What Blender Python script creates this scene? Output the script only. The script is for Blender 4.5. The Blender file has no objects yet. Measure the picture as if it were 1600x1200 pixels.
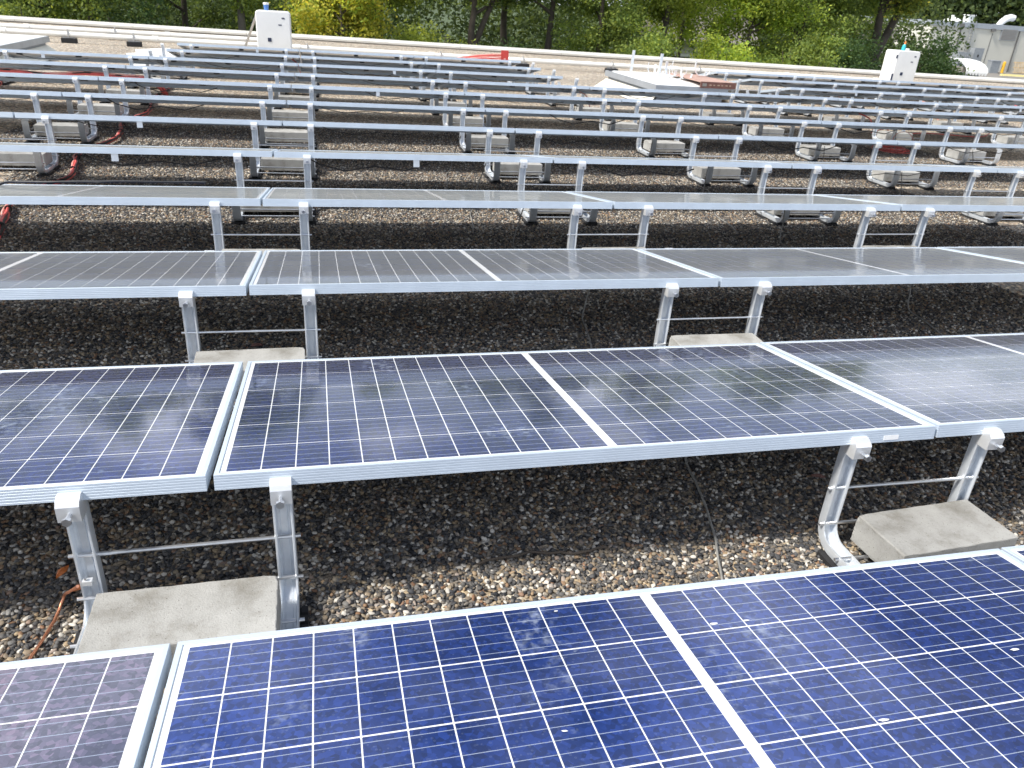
import bpy, bmesh, math, random
import numpy as np
from mathutils import Matrix, Vector

random.seed(7)
RNG = np.random.default_rng(7)
R = math.radians
SC = bpy.context.scene
COL = SC.collection

# ------------------------------------------------------------------ camera
def make_camera():
    pitch, yaw, roll = 0.4622, -0.2615, 0.0720
    cp, sp, cy, sy = math.cos(pitch), math.sin(pitch), math.cos(yaw), math.sin(yaw)
    fw = Vector((-sy * cp, cy * cp, -sp)); rt = Vector((cy, sy, 0)); up = rt.cross(fw)
    r2 = rt * math.cos(roll) + up * math.sin(roll)
    u2 = up * math.cos(roll) - rt * math.sin(roll)
    cam = bpy.data.cameras.new('camera'); o = bpy.data.objects.new('camera', cam); COL.objects.link(o)
    M = Matrix.Identity(4)
    for i in range(3):
        M[i][0], M[i][1], M[i][2] = r2[i], u2[i], -fw[i]
    M[0][3], M[1][3], M[2][3] = 0.303, -0.287, 1.4793
    o.matrix_world = M
    cam.sensor_width = 36.0; cam.lens = 36.0 * 1208.28 / 1600.0
    cam.clip_start = 0.02; cam.clip_end = 2000
    cam.dof.use_dof = True; cam.dof.focus_distance = 2.1; cam.dof.aperture_fstop = 13
    SC.camera = o
make_camera()

# ------------------------------------------------------------------ light
SUN_DIR = Vector((-0.62, -0.15, 0.77)).normalized()     # towards the sun
EXPOSURE = 0.38
def make_light():
    w = bpy.data.worlds.new('World'); SC.world = w; w.use_nodes = True
    nt = w.node_tree; N = nt.nodes; Lk = nt.links
    for n in list(N): N.remove(n)
    out = N.new('ShaderNodeOutputWorld'); bg = N.new('ShaderNodeBackground')
    sky = N.new('ShaderNodeTexSky'); sky.sky_type = 'NISHITA'; sky.sun_disc = False
    sky.sun_elevation = math.asin(SUN_DIR.z)
    sky.sun_rotation = math.atan2(SUN_DIR.x, SUN_DIR.y)
    sky.air_density = 1.0; sky.dust_density = 1.5; sky.ozone_density = 1.0
    # broken white cloud, laid out on a flat layer overhead
    tc = N.new('ShaderNodeTexCoord'); sep = N.new('ShaderNodeSeparateXYZ')
    Lk.new(tc.outputs['Generated'], sep.inputs[0])
    add = N.new('ShaderNodeMath'); add.operation = 'ADD'; add.inputs[1].default_value = 0.18
    mx = N.new('ShaderNodeMath'); mx.operation = 'MAXIMUM'; mx.inputs[1].default_value = 0.0
    Lk.new(sep.outputs['Z'], mx.inputs[0]); Lk.new(mx.outputs[0], add.inputs[0])
    dx = N.new('ShaderNodeMath'); dx.operation = 'DIVIDE'; dy = N.new('ShaderNodeMath'); dy.operation = 'DIVIDE'
    Lk.new(sep.outputs['X'], dx.inputs[0]); Lk.new(add.outputs[0], dx.inputs[1])
    Lk.new(sep.outputs['Y'], dy.inputs[0]); Lk.new(add.outputs[0], dy.inputs[1])
    cmb = N.new('ShaderNodeCombineXYZ'); Lk.new(dx.outputs[0], cmb.inputs[0]); Lk.new(dy.outputs[0], cmb.inputs[1])
    cmb.inputs[2].default_value = 7.7
    nz = N.new('ShaderNodeTexNoise'); nz.inputs['Scale'].default_value = 1.5; nz.inputs['Detail'].default_value = 7
    nz.inputs['Roughness'].default_value = 0.55
    Lk.new(cmb.outputs[0], nz.inputs['Vector'])
    rp = N.new('ShaderNodeValToRGB'); rp.color_ramp.elements[0].position = 0.48; rp.color_ramp.elements[1].position = 0.63
    Lk.new(nz.outputs[0], rp.inputs[0])
    inv = N.new('ShaderNodeMath'); inv.operation = 'SUBTRACT'; inv.inputs[0].default_value = 1.0; Lk.new(mx.outputs[0], inv.inputs[1])
    pw = N.new('ShaderNodeMath'); pw.operation = 'POWER'; pw.inputs[1].default_value = 5.0; Lk.new(inv.outputs[0], pw.inputs[0])
    hz = N.new('ShaderNodeMath'); hz.operation = 'MULTIPLY'; hz.inputs[1].default_value = 0.72; Lk.new(pw.outputs[0], hz.inputs[0])
    mm = N.new('ShaderNodeMath'); mm.operation = 'MAXIMUM'; Lk.new(rp.outputs[0], mm.inputs[0]); Lk.new(hz.outputs[0], mm.inputs[1])
    mix = N.new('ShaderNodeMix'); mix.data_type = 'RGBA'
    Lk.new(mm.outputs[0], mix.inputs[0]); Lk.new(sky.outputs[0], mix.inputs[6])
    mix.inputs[7].default_value = (15.5, 16.5, 18.0, 1)
    Lk.new(mix.outputs[2], bg.inputs[0]); bg.inputs[1].default_value = 0.095
    Lk.new(bg.outputs[0], out.inputs[0])
    s = bpy.data.lights.new('sun', 'SUN'); s.energy = 4.2; s.angle = R(8.0); s.color = (1.0, 0.95, 0.86)
    so = bpy.data.objects.new('sun', s); COL.objects.link(so)
    so.rotation_euler = SUN_DIR.to_track_quat('Z', 'Y').to_euler(); so.location = (0, 0, 30)
    SC.view_settings.view_transform = 'Standard'; SC.view_settings.look = 'None'
    SC.view_settings.exposure = EXPOSURE; SC.view_settings.gamma = 1.0
    try: SC.view_settings.use_curve_mapping = False
    except Exception: pass
make_light()

# ------------------------------------------------------------------ materials
def newmat(name):
    m = bpy.data.materials.new(name); m.use_nodes = True
    nt = m.node_tree; b = nt.nodes['Principled BSDF']
    return m, nt, b
def noise(nt, scale, detail=4, coord='Object', rough=0.55):
    n = nt.nodes.new('ShaderNodeTexNoise'); n.inputs['Scale'].default_value = scale
    n.inputs['Detail'].default_value = detail; n.inputs['Roughness'].default_value = rough
    t = nt.nodes.new('ShaderNodeTexCoord'); nt.links.new(t.outputs[coord], n.inputs['Vector'])
    return n
def ramp(nt, src, stops):
    r = nt.nodes.new('ShaderNodeValToRGB'); e = r.color_ramp.elements
    while len(e) < len(stops): e.new(0.5)
    for i, (p, c) in enumerate(stops):
        e[i].position = p; e[i].color = (c[0], c[1], c[2], 1)
    nt.links.new(src, r.inputs[0]); return r
def bump(nt, b, src, strength=0.3, dist=0.01):
    n = nt.nodes.new('ShaderNodeBump'); n.inputs['Strength'].default_value = strength; n.inputs['Distance'].default_value = dist
    nt.links.new(src, n.inputs['Height']); nt.links.new(n.outputs[0], b.inputs['Normal'])
def mat(name, col, rough=0.5, metal=0.0, var=0.12, scale=6.0, spec=None, bmp=0.0, bscale=80):
    m, nt, b = newmat(name)
    n = noise(nt, scale)
    lo = [max(0, c * (1 - var)) for c in col]; hi = [min(1, c * (1 + var)) for c in col]
    r = ramp(nt, n.outputs[0], [(0.3, lo), (0.7, hi)])
    nt.links.new(r.outputs[0], b.inputs['Base Color'])
    b.inputs['Roughness'].default_value = rough; b.inputs['Metallic'].default_value = metal
    if spec is not None: b.inputs['Specular IOR Level'].default_value = spec
    if bmp:
        n2 = noise(nt, bscale, 3); bump(nt, b, n2.outputs[0], bmp, 0.004)
    return m

M = {}
M['frame'] = mat('clear anodised aluminium frame', (0.56, 0.63, 0.71), 0.40, 0.35, 0.05, 9)
M['rail'] = mat('mill finish aluminium', (0.74, 0.78, 0.83), 0.32, 0.5, 0.08, 14, bmp=0.04, bscale=35)
M['clamp'] = mat('bright aluminium clamp', (0.80, 0.81, 0.82), 0.34, 0.5, 0.05, 20)
M['steel'] = mat('zinc plated steel', (0.62, 0.63, 0.65), 0.28, 0.9, 0.08, 40)
M['rubber'] = mat('black rubber', (0.018, 0.018, 0.02), 0.75, 0, 0.2, 20)
M['black'] = mat('black plastic', (0.015, 0.016, 0.018), 0.45, 0, 0.2, 20)
M['cable'] = mat('weathered black cable', (0.03, 0.03, 0.032), 0.5, 0, 0.25, 30)
M['greycable'] = mat('grey dusty cable', (0.30, 0.295, 0.28), 0.6, 0, 0.2, 30)
M['red'] = mat('red cable sheath', (0.72, 0.12, 0.11), 0.42, 0, 0.2, 12)
M['pink'] = mat('faded red cable sheath', (0.80, 0.38, 0.33), 0.5, 0, 0.2, 12)
M['copper'] = mat('copper wire', (0.72, 0.33, 0.20), 0.35, 0.8, 0.12, 30)
M['white'] = mat('white painted metal', (0.80, 0.80, 0.78), 0.35, 0, 0.04, 3)
M['cream'] = mat('cream painted flashing', (0.74, 0.71, 0.62), 0.55, 0, 0.07, 3)
M['pvc'] = mat('white conduit', (0.80, 0.79, 0.75), 0.45, 0, 0.06, 3)
M['curb'] = mat('grey skylight curb', (0.22, 0.25, 0.29), 0.5, 0.2, 0.12, 5)
M['capgrey'] = mat('grey skylight cap rail', (0.38, 0.41, 0.45), 0.42, 0.4, 0.08, 5)
M['rust'] = mat('rust brown board', (0.16, 0.075, 0.06), 0.7, 0, 0.35, 7, bmp=0.2, bscale=40)
M['rusttop'] = mat('lighter red brown board face', (0.42, 0.27, 0.22), 0.75, 0, 0.2, 7)  # board top, lighter than its front lip
M['tan'] = mat('tan print', (0.45, 0.33, 0.24), 0.7)
M['blue'] = mat('blue plastic', (0.08, 0.20, 0.50), 0.4)
M['teal'] = mat('teal can', (0.03, 0.42, 0.50), 0.35)
M['orange'] = mat('orange cap', (0.75, 0.22, 0.06), 0.4)
M['navy'] = mat('dark navy print', (0.02, 0.03, 0.07), 0.4)
M['redpaint'] = mat('red painted board', (0.60, 0.06, 0.05), 0.5, 0, 0.15, 9)
M['bark'] = mat('grey brown bark', (0.075, 0.060, 0.048), 0.9, 0, 0.35, 3.0, bmp=0.8, bscale=12)
M['barkpale'] = mat('pale grey bark', (0.16, 0.14, 0.12), 0.9, 0, 0.3, 3.0, bmp=0.8, bscale=12)
M['panelwall'] = mat('grey precast wall', (0.57, 0.56, 0.50), 0.8, 0, 0.05, 0.15)
M['seam'] = mat('dark wall joint', (0.10, 0.10, 0.10), 0.8)
M['palewall'] = mat('pale siding', (0.55, 0.53, 0.47), 0.75, 0, 0.05, 0.5)
M['roofgrey'] = mat('grey shingle roof', (0.20, 0.18, 0.165), 0.85, 0, 0.2, 3)
M['glassdark'] = mat('dark window glass', (0.03, 0.035, 0.04), 0.08)
M['yellow'] = mat('yellow bollard paint', (0.75, 0.42, 0.03), 0.5)
M['paleyellow'] = mat('faded yellow kerb paint', (0.72, 0.62, 0.28), 0.7)
M['wood'] = mat('pallet wood', (0.52, 0.40, 0.25), 0.8, 0, 0.3, 2)
M['elec'] = mat('grey electrical box', (0.27, 0.29, 0.31), 0.5, 0.1)
M['louver'] = mat('taupe louver', (0.25, 0.23, 0.21), 0.6)
M['asphalt'] = mat('grey yard paving', (0.20, 0.185, 0.165), 0.9, 0, 0.15, 0.6)
M['lawn'] = mat('rough grass ground', (0.05, 0.075, 0.022), 0.95, 0, 0.5, 0.5)
M['membrane'] = mat('roof edge wall', (0.42, 0.38, 0.33), 0.85, 0, 0.1, 2)
M['coping'] = mat('off white metal coping', (0.60, 0.58, 0.53), 0.55, 0, 0.13, 1.3)
M['sticker'] = mat('white sticker', (0.8, 0.8, 0.8), 0.5)

def concrete():
    m, nt, b = newmat('cast concrete')
    n = noise(nt, 5, 5); r = ramp(nt, n.outputs[0], [(0.3, (0.33, 0.325, 0.31)), (0.72, (0.47, 0.465, 0.445))])
    n2 = noise(nt, 210, 5, rough=.7); r2 = ramp(nt, n2.outputs[0], [(0.30, (0.80, 0.80, 0.80)), (0.46, (1, 1, 1))])
    oi = nt.nodes.new('ShaderNodeObjectInfo')
    mp = nt.nodes.new('ShaderNodeMapRange'); mp.inputs[3].default_value = 0.8; mp.inputs[4].default_value = 1.1
    nt.links.new(oi.outputs['Random'], mp.inputs[0])
    mx = nt.nodes.new('ShaderNodeMix'); mx.data_type = 'RGBA'; mx.blend_type = 'MULTIPLY'; mx.inputs[0].default_value = 1
    nt.links.new(r.outputs[0], mx.inputs[6]); nt.links.new(r2.outputs[0], mx.inputs[7])
    vm = nt.nodes.new('ShaderNodeVectorMath'); vm.operation = 'SCALE'
    nt.links.new(mx.outputs[2], vm.inputs[0]); nt.links.new(mp.outputs[0], vm.inputs['Scale'])
    nt.links.new(vm.outputs[0], b.inputs['Base Color']); b.inputs['Roughness'].default_value = 0.92
    pv = nt.nodes.new('ShaderNodeTexVoronoi'); pv.inputs['Scale'].default_value = 70; tcp = nt.nodes.new('ShaderNodeTexCoord'); nt.links.new(tcp.outputs['Object'], pv.inputs['Vector'])
    pits = ramp(nt, pv.outputs['Distance'], [(0.06, (0.45, 0.43, 0.40)), (0.13, (1, 1, 1))])
    st = noise(nt, 9, 6, rough=.7); stn = ramp(nt, st.outputs[0], [(0.34, (0.72, 0.70, 0.66)), (0.5, (1, 1, 1)), (0.7, (1.08, 1.08, 1.08))])
    m4 = nt.nodes.new('ShaderNodeMix'); m4.data_type = 'RGBA'; m4.blend_type = 'MULTIPLY'; m4.inputs[0].default_value = 1
    m5 = nt.nodes.new('ShaderNodeMix'); m5.data_type = 'RGBA'; m5.blend_type = 'MULTIPLY'; m5.inputs[0].default_value = 1
    nt.links.new(vm.outputs[0], m4.inputs[6]); nt.links.new(pits.outputs[0], m4.inputs[7]); nt.links.new(m4.outputs[2], m5.inputs[6]); nt.links.new(stn.outputs[0], m5.inputs[7])
    nt.links.new(m5.outputs[2], b.inputs['Base Color'])
    n3 = noise(nt, 260, 2); ad = nt.nodes.new('ShaderNodeMath'); ad.operation = 'ADD'
    nt.links.new(n3.outputs[0], ad.inputs[0]); nt.links.new(n2.outputs[0], ad.inputs[1])
    bump(nt, b, ad.outputs[0], 0.55, 0.0025)
    return m
M['concrete'] = concrete()

STONE = [(0.0, (0.035, 0.036, 0.038)), (0.16, (0.10, 0.10, 0.105)), (0.30, (0.20, 0.185, 0.165)), (0.42, (0.15, 0.13, 0.11)),
         (0.54, (0.33, 0.27, 0.20)), (0.66, (0.22, 0.205, 0.19)), (0.76, (0.45, 0.37, 0.26)), (0.85, (0.24, 0.14, 0.095)),
         (0.90, (0.42, 0.385, 0.33)), (0.96, (0.62, 0.57, 0.48))]
STONE_SHADE = [(0.0, (0.026, 0.027, 0.031)), (0.18, (0.065, 0.067, 0.073)), (0.34, (0.124, 0.120, 0.118)), (0.46, (0.100, 0.094, 0.088)),
           (0.58, (0.260, 0.206, 0.147)), (0.68, (0.153, 0.153, 0.153)), (0.77, (0.389, 0.307, 0.201)), (0.84, (0.236, 0.130, 0.077)),
           (0.89, (0.401, 0.384, 0.354)), (0.96, (0.614, 0.578, 0.519))]  # same gravel darkened: shade under the near rows is put into the colour
def pebble_mat():
    m, nt, b = newmat('river pebbles')
    oi = nt.nodes.new('ShaderNodeObjectInfo')
    r = ramp(nt, oi.outputs['Random'], STONE_SHADE)
    n = noise(nt, 3, 3); mp = nt.nodes.new('ShaderNodeMapRange'); mp.inputs[3].default_value = 0.75; mp.inputs[4].default_value = 1.3
    nt.links.new(n.outputs[0], mp.inputs[0])
    vm = nt.nodes.new('ShaderNodeVectorMath'); vm.operation = 'SCALE'
    nt.links.new(r.outputs[0], vm.inputs[0]); nt.links.new(mp.outputs[0], vm.inputs['Scale'])
    nt.links.new(vm.outputs[0], b.inputs['Base Color']); b.inputs['Roughness'].default_value = 0.62
    b.inputs['Specular IOR Level'].default_value = 0.3
    return m
M['pebble'] = pebble_mat()
def gravel_ground():
    m, nt, b = newmat('gravel ballast roof')
    t = nt.nodes.new('ShaderNodeTexCoord')
    v = nt.nodes.new('ShaderNodeTexVoronoi'); v.inputs['Scale'].default_value = 52; v.inputs['Randomness'].default_value = 1
    nt.links.new(t.outputs['Object'], v.inputs['Vector'])
    sx = nt.nodes.new('ShaderNodeSeparateColor'); nt.links.new(v.outputs['Color'], sx.inputs[0])
    r = ramp(nt, sx.outputs[0], STONE)
    n = noise(nt, 0.7, 5); r2 = ramp(nt, n.outputs[0], [(0.3, (1.15, 1.12, 1.07)), (0.7, (1.65, 1.62, 1.55))])  # lifts the far gravel's colour to look sunlit beside the darkened pebbles
    mx = nt.nodes.new('ShaderNodeMix'); mx.data_type = 'RGBA'; mx.blend_type = 'MULTIPLY'; mx.inputs[0].default_value = 1
    nt.links.new(r.outputs[0], mx.inputs[6]); nt.links.new(r2.outputs[0], mx.inputs[7])
    nt.links.new(mx.outputs[2], b.inputs['Base Color']); b.inputs['Roughness'].default_value = 0.8
    inv = nt.nodes.new('ShaderNodeMath'); inv.operation = 'SUBTRACT'; inv.inputs[0].default_value = 1.0
    nt.links.new(v.outputs['Distance'], inv.inputs[1])
    bump(nt, b, inv.outputs[0], 0.9, 0.012)
    return m
M['gravel'] = gravel_ground()

def cell_mat(joined=False):
    """blue polycrystalline silicon behind glass, five tabbing ribbons per cell (flat print under the glass)"""
    m, nt, b = newmat('polycrystalline cell' + (' field' if joined else ''))
    t = nt.nodes.new('ShaderNodeTexCoord'); L = nt.links
    sep = nt.nodes.new('ShaderNodeSeparateXYZ'); L.new(t.outputs['Object'], sep.inputs[0])
    geo = nt.nodes.new('ShaderNodeNewGeometry')
    # ribbons: period of a fifth of the cell pitch across the slope
    def math_(op, a, bb):
        n = nt.nodes.new('ShaderNodeMath'); n.operation = op
        for i, x in enumerate((a, bb)):
            if x is None: continue
            if isinstance(x, (int, float)): n.inputs[i].default_value = x
            else: L.new(x, n.inputs[i])
        return n.outputs[0]
    off = (0.0215 if joined else -0.0779)
    yy = math_('SUBTRACT', sep.outputs['Y'], off)
    if joined: yy = math_('MODULO', yy, 0.16)
    ph = math_('FRACT', math_('DIVIDE', yy, 0.1575 / 5), None)
    d = math_('ABSOLUTE', math_('SUBTRACT', ph, 0.5), None)
    rib = math_('LESS_THAN', d, 0.025)
    # crystal grains, constant per grain, from world position so that no two cells repeat
    v = nt.nodes.new('ShaderNodeTexVoronoi'); v.inputs['Scale'].default_value = 95
    L.new(geo.outputs['Position'], v.inputs['Vector'])
    sc = nt.nodes.new('ShaderNodeSeparateColor'); L.new(v.outputs['Color'], sc.inputs[0])
    rg = ramp(nt, sc.outputs[0], [(0.0, (0.008, 0.028, 0.135)), (0.5, (0.013, 0.043, 0.21)), (1.0, (0.024, 0.066, 0.31))])
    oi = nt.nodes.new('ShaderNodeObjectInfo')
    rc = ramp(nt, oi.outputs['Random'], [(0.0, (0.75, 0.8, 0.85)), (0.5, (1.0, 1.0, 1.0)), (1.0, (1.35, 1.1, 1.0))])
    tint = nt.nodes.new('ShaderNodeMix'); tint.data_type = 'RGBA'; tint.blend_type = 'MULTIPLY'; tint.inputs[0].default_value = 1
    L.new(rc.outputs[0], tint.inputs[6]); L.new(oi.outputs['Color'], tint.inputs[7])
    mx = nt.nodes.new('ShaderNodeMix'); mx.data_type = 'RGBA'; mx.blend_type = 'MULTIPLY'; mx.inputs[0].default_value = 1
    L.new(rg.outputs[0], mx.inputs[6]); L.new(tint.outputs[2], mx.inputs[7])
    # dried water spots and wiped dusty blotches on the glass
    v2 = nt.nodes.new('ShaderNodeTexVoronoi'); v2.inputs['Scale'].default_value = 130; v2.feature = 'F1'
    L.new(geo.outputs['Position'], v2.inputs['Vector'])
    ring = ramp(nt, v2.outputs['Distance'], [(0.18, (0.28, 0.28, 0.28)), (0.26, (0.75, 0.75, 0.75)), (0.36, (0, 0, 0))])
    sc2 = nt.nodes.new('ShaderNodeSeparateColor'); L.new(v2.outputs['Color'], sc2.inputs[0])
    pick = math_('GREATER_THAN', sc2.outputs[1], 0.70)
    n1 = nt.nodes.new('ShaderNodeTexNoise'); n1.inputs['Scale'].default_value = 3.2; n1.inputs['Detail'].default_value = 6; n1.inputs['Roughness'].default_value = 0.7
    L.new(geo.outputs['Position'], n1.inputs['Vector'])
    blot = ramp(nt, n1.outputs[0], [(0.55, (0, 0, 0)), (0.68, (1, 1, 1))])
    n1b = nt.nodes.new('ShaderNodeTexNoise'); n1b.inputs['Scale'].default_value = 46; n1b.inputs['Detail'].default_value = 4
    L.new(geo.outputs['Position'], n1b.inputs['Vector'])
    blb = ramp(nt, n1b.outputs[0], [(0.45, (0, 0, 0)), (0.62, (1, 1, 1))])
    s1 = math_('MULTIPLY', math_('MULTIPLY', ring.outputs[0], pick), 0.16)
    s2 = math_('MULTIPLY', math_('MULTIPLY', blot.outputs[0], blb.outputs[0]), 0.62)
    n3 = nt.nodes.new('ShaderNodeTexNoise'); n3.inputs['Scale'].default_value = 1.3; n3.inputs['Detail'].default_value = 3
    L.new(geo.outputs['Position'], n3.inputs['Vector'])
    film = math_('MULTIPLY', n3.outputs[0], 0.03)
    dust = math_('ADD', math_('ADD', s1, s2), film)
    m2 = nt.nodes.new('ShaderNodeMix'); m2.data_type = 'RGBA'
    L.new(rib, m2.inputs[0]); L.new(mx.outputs[2], m2.inputs[6]); m2.inputs[7].default_value = (0.24, 0.28, 0.38, 1)
    m3 = nt.nodes.new('ShaderNodeMix'); m3.data_type = 'RGBA'
    L.new(dust, m3.inputs[0]); L.new(m2.outputs[2], m3.inputs[6]); m3.inputs[7].default_value = (0.42, 0.46, 0.52, 1)
    L.new(m3.outputs[2], b.inputs['Base Color'])
    b.inputs['Roughness'].default_value = 0.28
    dm = math_('SUBTRACT', 0.85, math_('MULTIPLY', rib, 0.85)); dm = math_('MULTIPLY', dm, math_('SUBTRACT', 1.0, dust)); L.new(dm, b.inputs['Metallic'])
    b.inputs['Coat Weight'].default_value = 1.0; b.inputs['Coat Roughness'].default_value = 0.06; b.inputs['Coat IOR'].default_value = 1.52
    b.inputs['Specular Tint'].default_value = (0.12, 0.12, 0.14, 1)
    b.inputs['Sheen Weight'].default_value = 0.75; b.inputs['Sheen Roughness'].default_value = 0.26; b.inputs['Sheen Tint'].default_value = (0.92, 0.88, 0.76, 1)
    return m
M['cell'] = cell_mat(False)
M['cellfield'] = cell_mat(True)
def backsheet():
    m, nt, b = newmat('white backsheet')
    n = noise(nt, 4, 3); r = ramp(nt, n.outputs[0], [(0.3, (0.66, 0.67, 0.68)), (0.7, (0.74, 0.745, 0.75))])
    nt.links.new(r.outputs[0], b.inputs['Base Color']); b.inputs['Roughness'].default_value = 0.10
    return m
M['backsheet'] = backsheet()

def leaf_mat(name, cols, transl=0.42):
    m = bpy.data.materials.new(name); m.use_nodes = True; nt = m.node_tree
    for n in list(nt.nodes): nt.nodes.remove(n)
    out = nt.nodes.new('ShaderNodeOutputMaterial'); geo = nt.nodes.new('ShaderNodeNewGeometry')
    r = ramp(nt, geo.outputs['Random Per Island'], [(i / (len(cols) - 1), c) for i, c in enumerate(cols)])
    n1 = nt.nodes.new('ShaderNodeTexNoise'); n1.inputs['Scale'].default_value = 0.55; n1.inputs['Detail'].default_value = 2
    nt.links.new(geo.outputs['Position'], n1.inputs['Vector'])
    mp = nt.nodes.new('ShaderNodeMapRange'); mp.inputs[1].default_value = 0.3; mp.inputs[2].default_value = 0.7
    mp.inputs[3].default_value = 0.65; mp.inputs[4].default_value = 1.45
    nt.links.new(n1.outputs[0], mp.inputs[0])
    vm = nt.nodes.new('ShaderNodeVectorMath'); vm.operation = 'SCALE'
    nt.links.new(r.outputs[0], vm.inputs[0]); nt.links.new(mp.outputs[0], vm.inputs['Scale'])
    d = nt.nodes.new('ShaderNodeBsdfPrincipled'); d.inputs['Roughness'].default_value = 0.55; d.inputs['Specular IOR Level'].default_value = 0.12
    t = nt.nodes.new('ShaderNodeBsdfTranslucent')
    hs = nt.nodes.new('ShaderNodeVectorMath'); hs.operation = 'MULTIPLY'; hs.inputs[1].default_value = (1.7, 1.55, 0.75)
    nt.links.new(vm.outputs[0], d.inputs['Base Color']); nt.links.new(vm.outputs[0], hs.inputs[0]); nt.links.new(hs.outputs[0], t.inputs['Color'])
    mix = nt.nodes.new('ShaderNodeMixShader'); mix.inputs[0].default_value = transl
    nt.links.new(d.outputs[0], mix.inputs[1]); nt.links.new(t.outputs[0], mix.inputs[2]); nt.links.new(mix.outputs[0], out.inputs[0])
    return m
LEAF = {
    'dark': leaf_mat('dark green leaves', [(0.062, 0.095, 0.038), (0.112, 0.162, 0.061), (0.190, 0.246, 0.080)]),
    'deep': leaf_mat('shaded wood leaves', [(0.034, 0.052, 0.024), (0.069, 0.101, 0.042), (0.129, 0.168, 0.061)]),
    'bottle': leaf_mat('deep green leaves', [(0.034, 0.063, 0.029), (0.062, 0.108, 0.045), (0.112, 0.168, 0.064)]),
    'mid': leaf_mat('mid green leaves', [(0.095, 0.146, 0.048), (0.185, 0.252, 0.072), (0.314, 0.370, 0.096)]),
    'olive': leaf_mat('olive yellow green leaves', [(0.134, 0.185, 0.048), (0.252, 0.314, 0.072), (0.392, 0.437, 0.096)]),
    'lime': leaf_mat('bright yellow green leaves', [(0.146, 0.224, 0.048), (0.302, 0.403, 0.072), (0.482, 0.538, 0.096)]),
    'yellow': leaf_mat('autumn yellow leaves', [(0.19, 0.24, 0.05), (0.39, 0.40, 0.075), (0.60, 0.53, 0.10)]),
}

# ------------------------------------------------------------------ mesh helpers
class MB:
    def __init__(s): s.v = []; s.f = []; s.mi = []
    def add(s, vs, fs, mi=0):
        o = len(s.v); s.v += [tuple(v) for v in vs]; s.f += [tuple(i + o for i in f) for f in fs]; s.mi += [mi] * len(fs); return s
    def box(s, x0, x1, y0, y1, z0, z1, mi=0):
        vs = [(x0, y0, z0), (x1, y0, z0), (x1, y1, z0), (x0, y1, z0), (x0, y0, z1), (x1, y0, z1), (x1, y1, z1), (x0, y1, z1)]
        return s.add(vs, [(3, 2, 1, 0), (4, 5, 6, 7), (0, 1, 5, 4), (1, 2, 6, 5), (2, 3, 7, 6), (3, 0, 4, 7)], mi)
    def tube(s, pts, r, n=8, mi=0, cap=True):
        pts = [Vector(p) for p in pts]; rs = r if isinstance(r, (list, tuple)) else [r] * len(pts)
        rings = []; ref = None
        for i, p in enumerate(pts):
            a = pts[max(i - 1, 0)]; b = pts[min(i + 1, len(pts) - 1)]; t = (b - a).normalized()
            if ref is None: ref = Vector((0, 0, 1)) if abs(t.z) < 0.9 else Vector((1, 0, 0))
            u = (ref - t * ref.dot(t)).normalized(); w = t.cross(u); ref = u
            rings.append([p + (u * math.cos(k * 2 * math.pi / n) + w * math.sin(k * 2 * math.pi / n)) * rs[i] for k in range(n)])
        vs = [v for rg in rings for v in rg]; fs = []
        for i in range(len(pts) - 1):
            for k in range(n):
                a = i * n + k; b = i * n + (k + 1) % n
                fs.append((a, b, b + n, a + n))
        if cap:
            fs.append(tuple(range(n - 1, -1, -1))); fs.append(tuple((len(pts) - 1) * n + k for k in range(n)))
        return s.add(vs, fs, mi)
    def prism(s, poly, axis, a0, a1, mi=0):
        """poly in the two other axes (cyclic order), extruded along axis"""
        n = len(poly)
        def mk(p, a):
            return {'x': (a, p[0], p[1]), 'y': (p[0], a, p[1]), 'z': (p[0], p[1], a)}[axis]
        vs = [mk(p, a0) for p in poly] + [mk(p, a1) for p in poly]
        fs = [(i, (i + 1) % n, n + (i + 1) % n, n + i) for i in range(n)] + [tuple(range(n - 1, -1, -1)), tuple(range(n, 2 * n))]
        return s.add(vs, fs, mi)
    def mesh(s, name, mats, smooth=None):
        me = bpy.data.meshes.new(name); me.from_pydata(s.v, [], s.f)
        for m in (mats if isinstance(mats, (list, tuple)) else [mats]): me.materials.append(m)
        me.polygons.foreach_set('material_index', s.mi)
        bm = bmesh.new(); bm.from_mesh(me); bmesh.ops.recalc_face_normals(bm, faces=bm.faces)
        if smooth is not None:
            for f in bm.faces: f.smooth = True
            for e in bm.edges:
                if len(e.link_faces) == 2 and e.calc_face_angle(0) > smooth: e.smooth = False
        bm.to_mesh(me); bm.free()
        return me

def link(name, data, parent=None, loc=(0, 0, 0), rot=(0, 0, 0)):
    o = bpy.data.objects.new(name, data); COL.objects.link(o)
    if parent is not None: o.parent = parent
    o.location = loc; o.rotation_euler = rot
    return o
def tag(o, label=None, cat=None, group=None, kind=None):
    if label: o['label'] = label
    if cat: o['category'] = cat
    if group: o['group'] = group
    if kind: o['kind'] = kind
    return o
def empty(name, loc=(0, 0, 0), rot=(0, 0, 0), label=None, cat=None, group=None):
    return tag(link(name, None, None, loc, rot), label, cat, group)
def build(mb, name, m, parent=None, loc=(0, 0, 0), rot=(0, 0, 0), smooth=None):
    return link(name, mb.mesh(name, m, smooth), parent, loc, rot)
def bevelled(x, y, z, b=0.004, seg=2):
    bm = bmesh.new(); bmesh.ops.create_cube(bm, size=1.0)
    for v in bm.verts: v.co = Vector((v.co.x * x, v.co.y * y, (v.co.z + 0.5) * z))
    bmesh.ops.bevel(bm, geom=list(bm.edges), offset=b, segments=seg, affect='EDGES', profile=0.5)
    return bm
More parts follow.
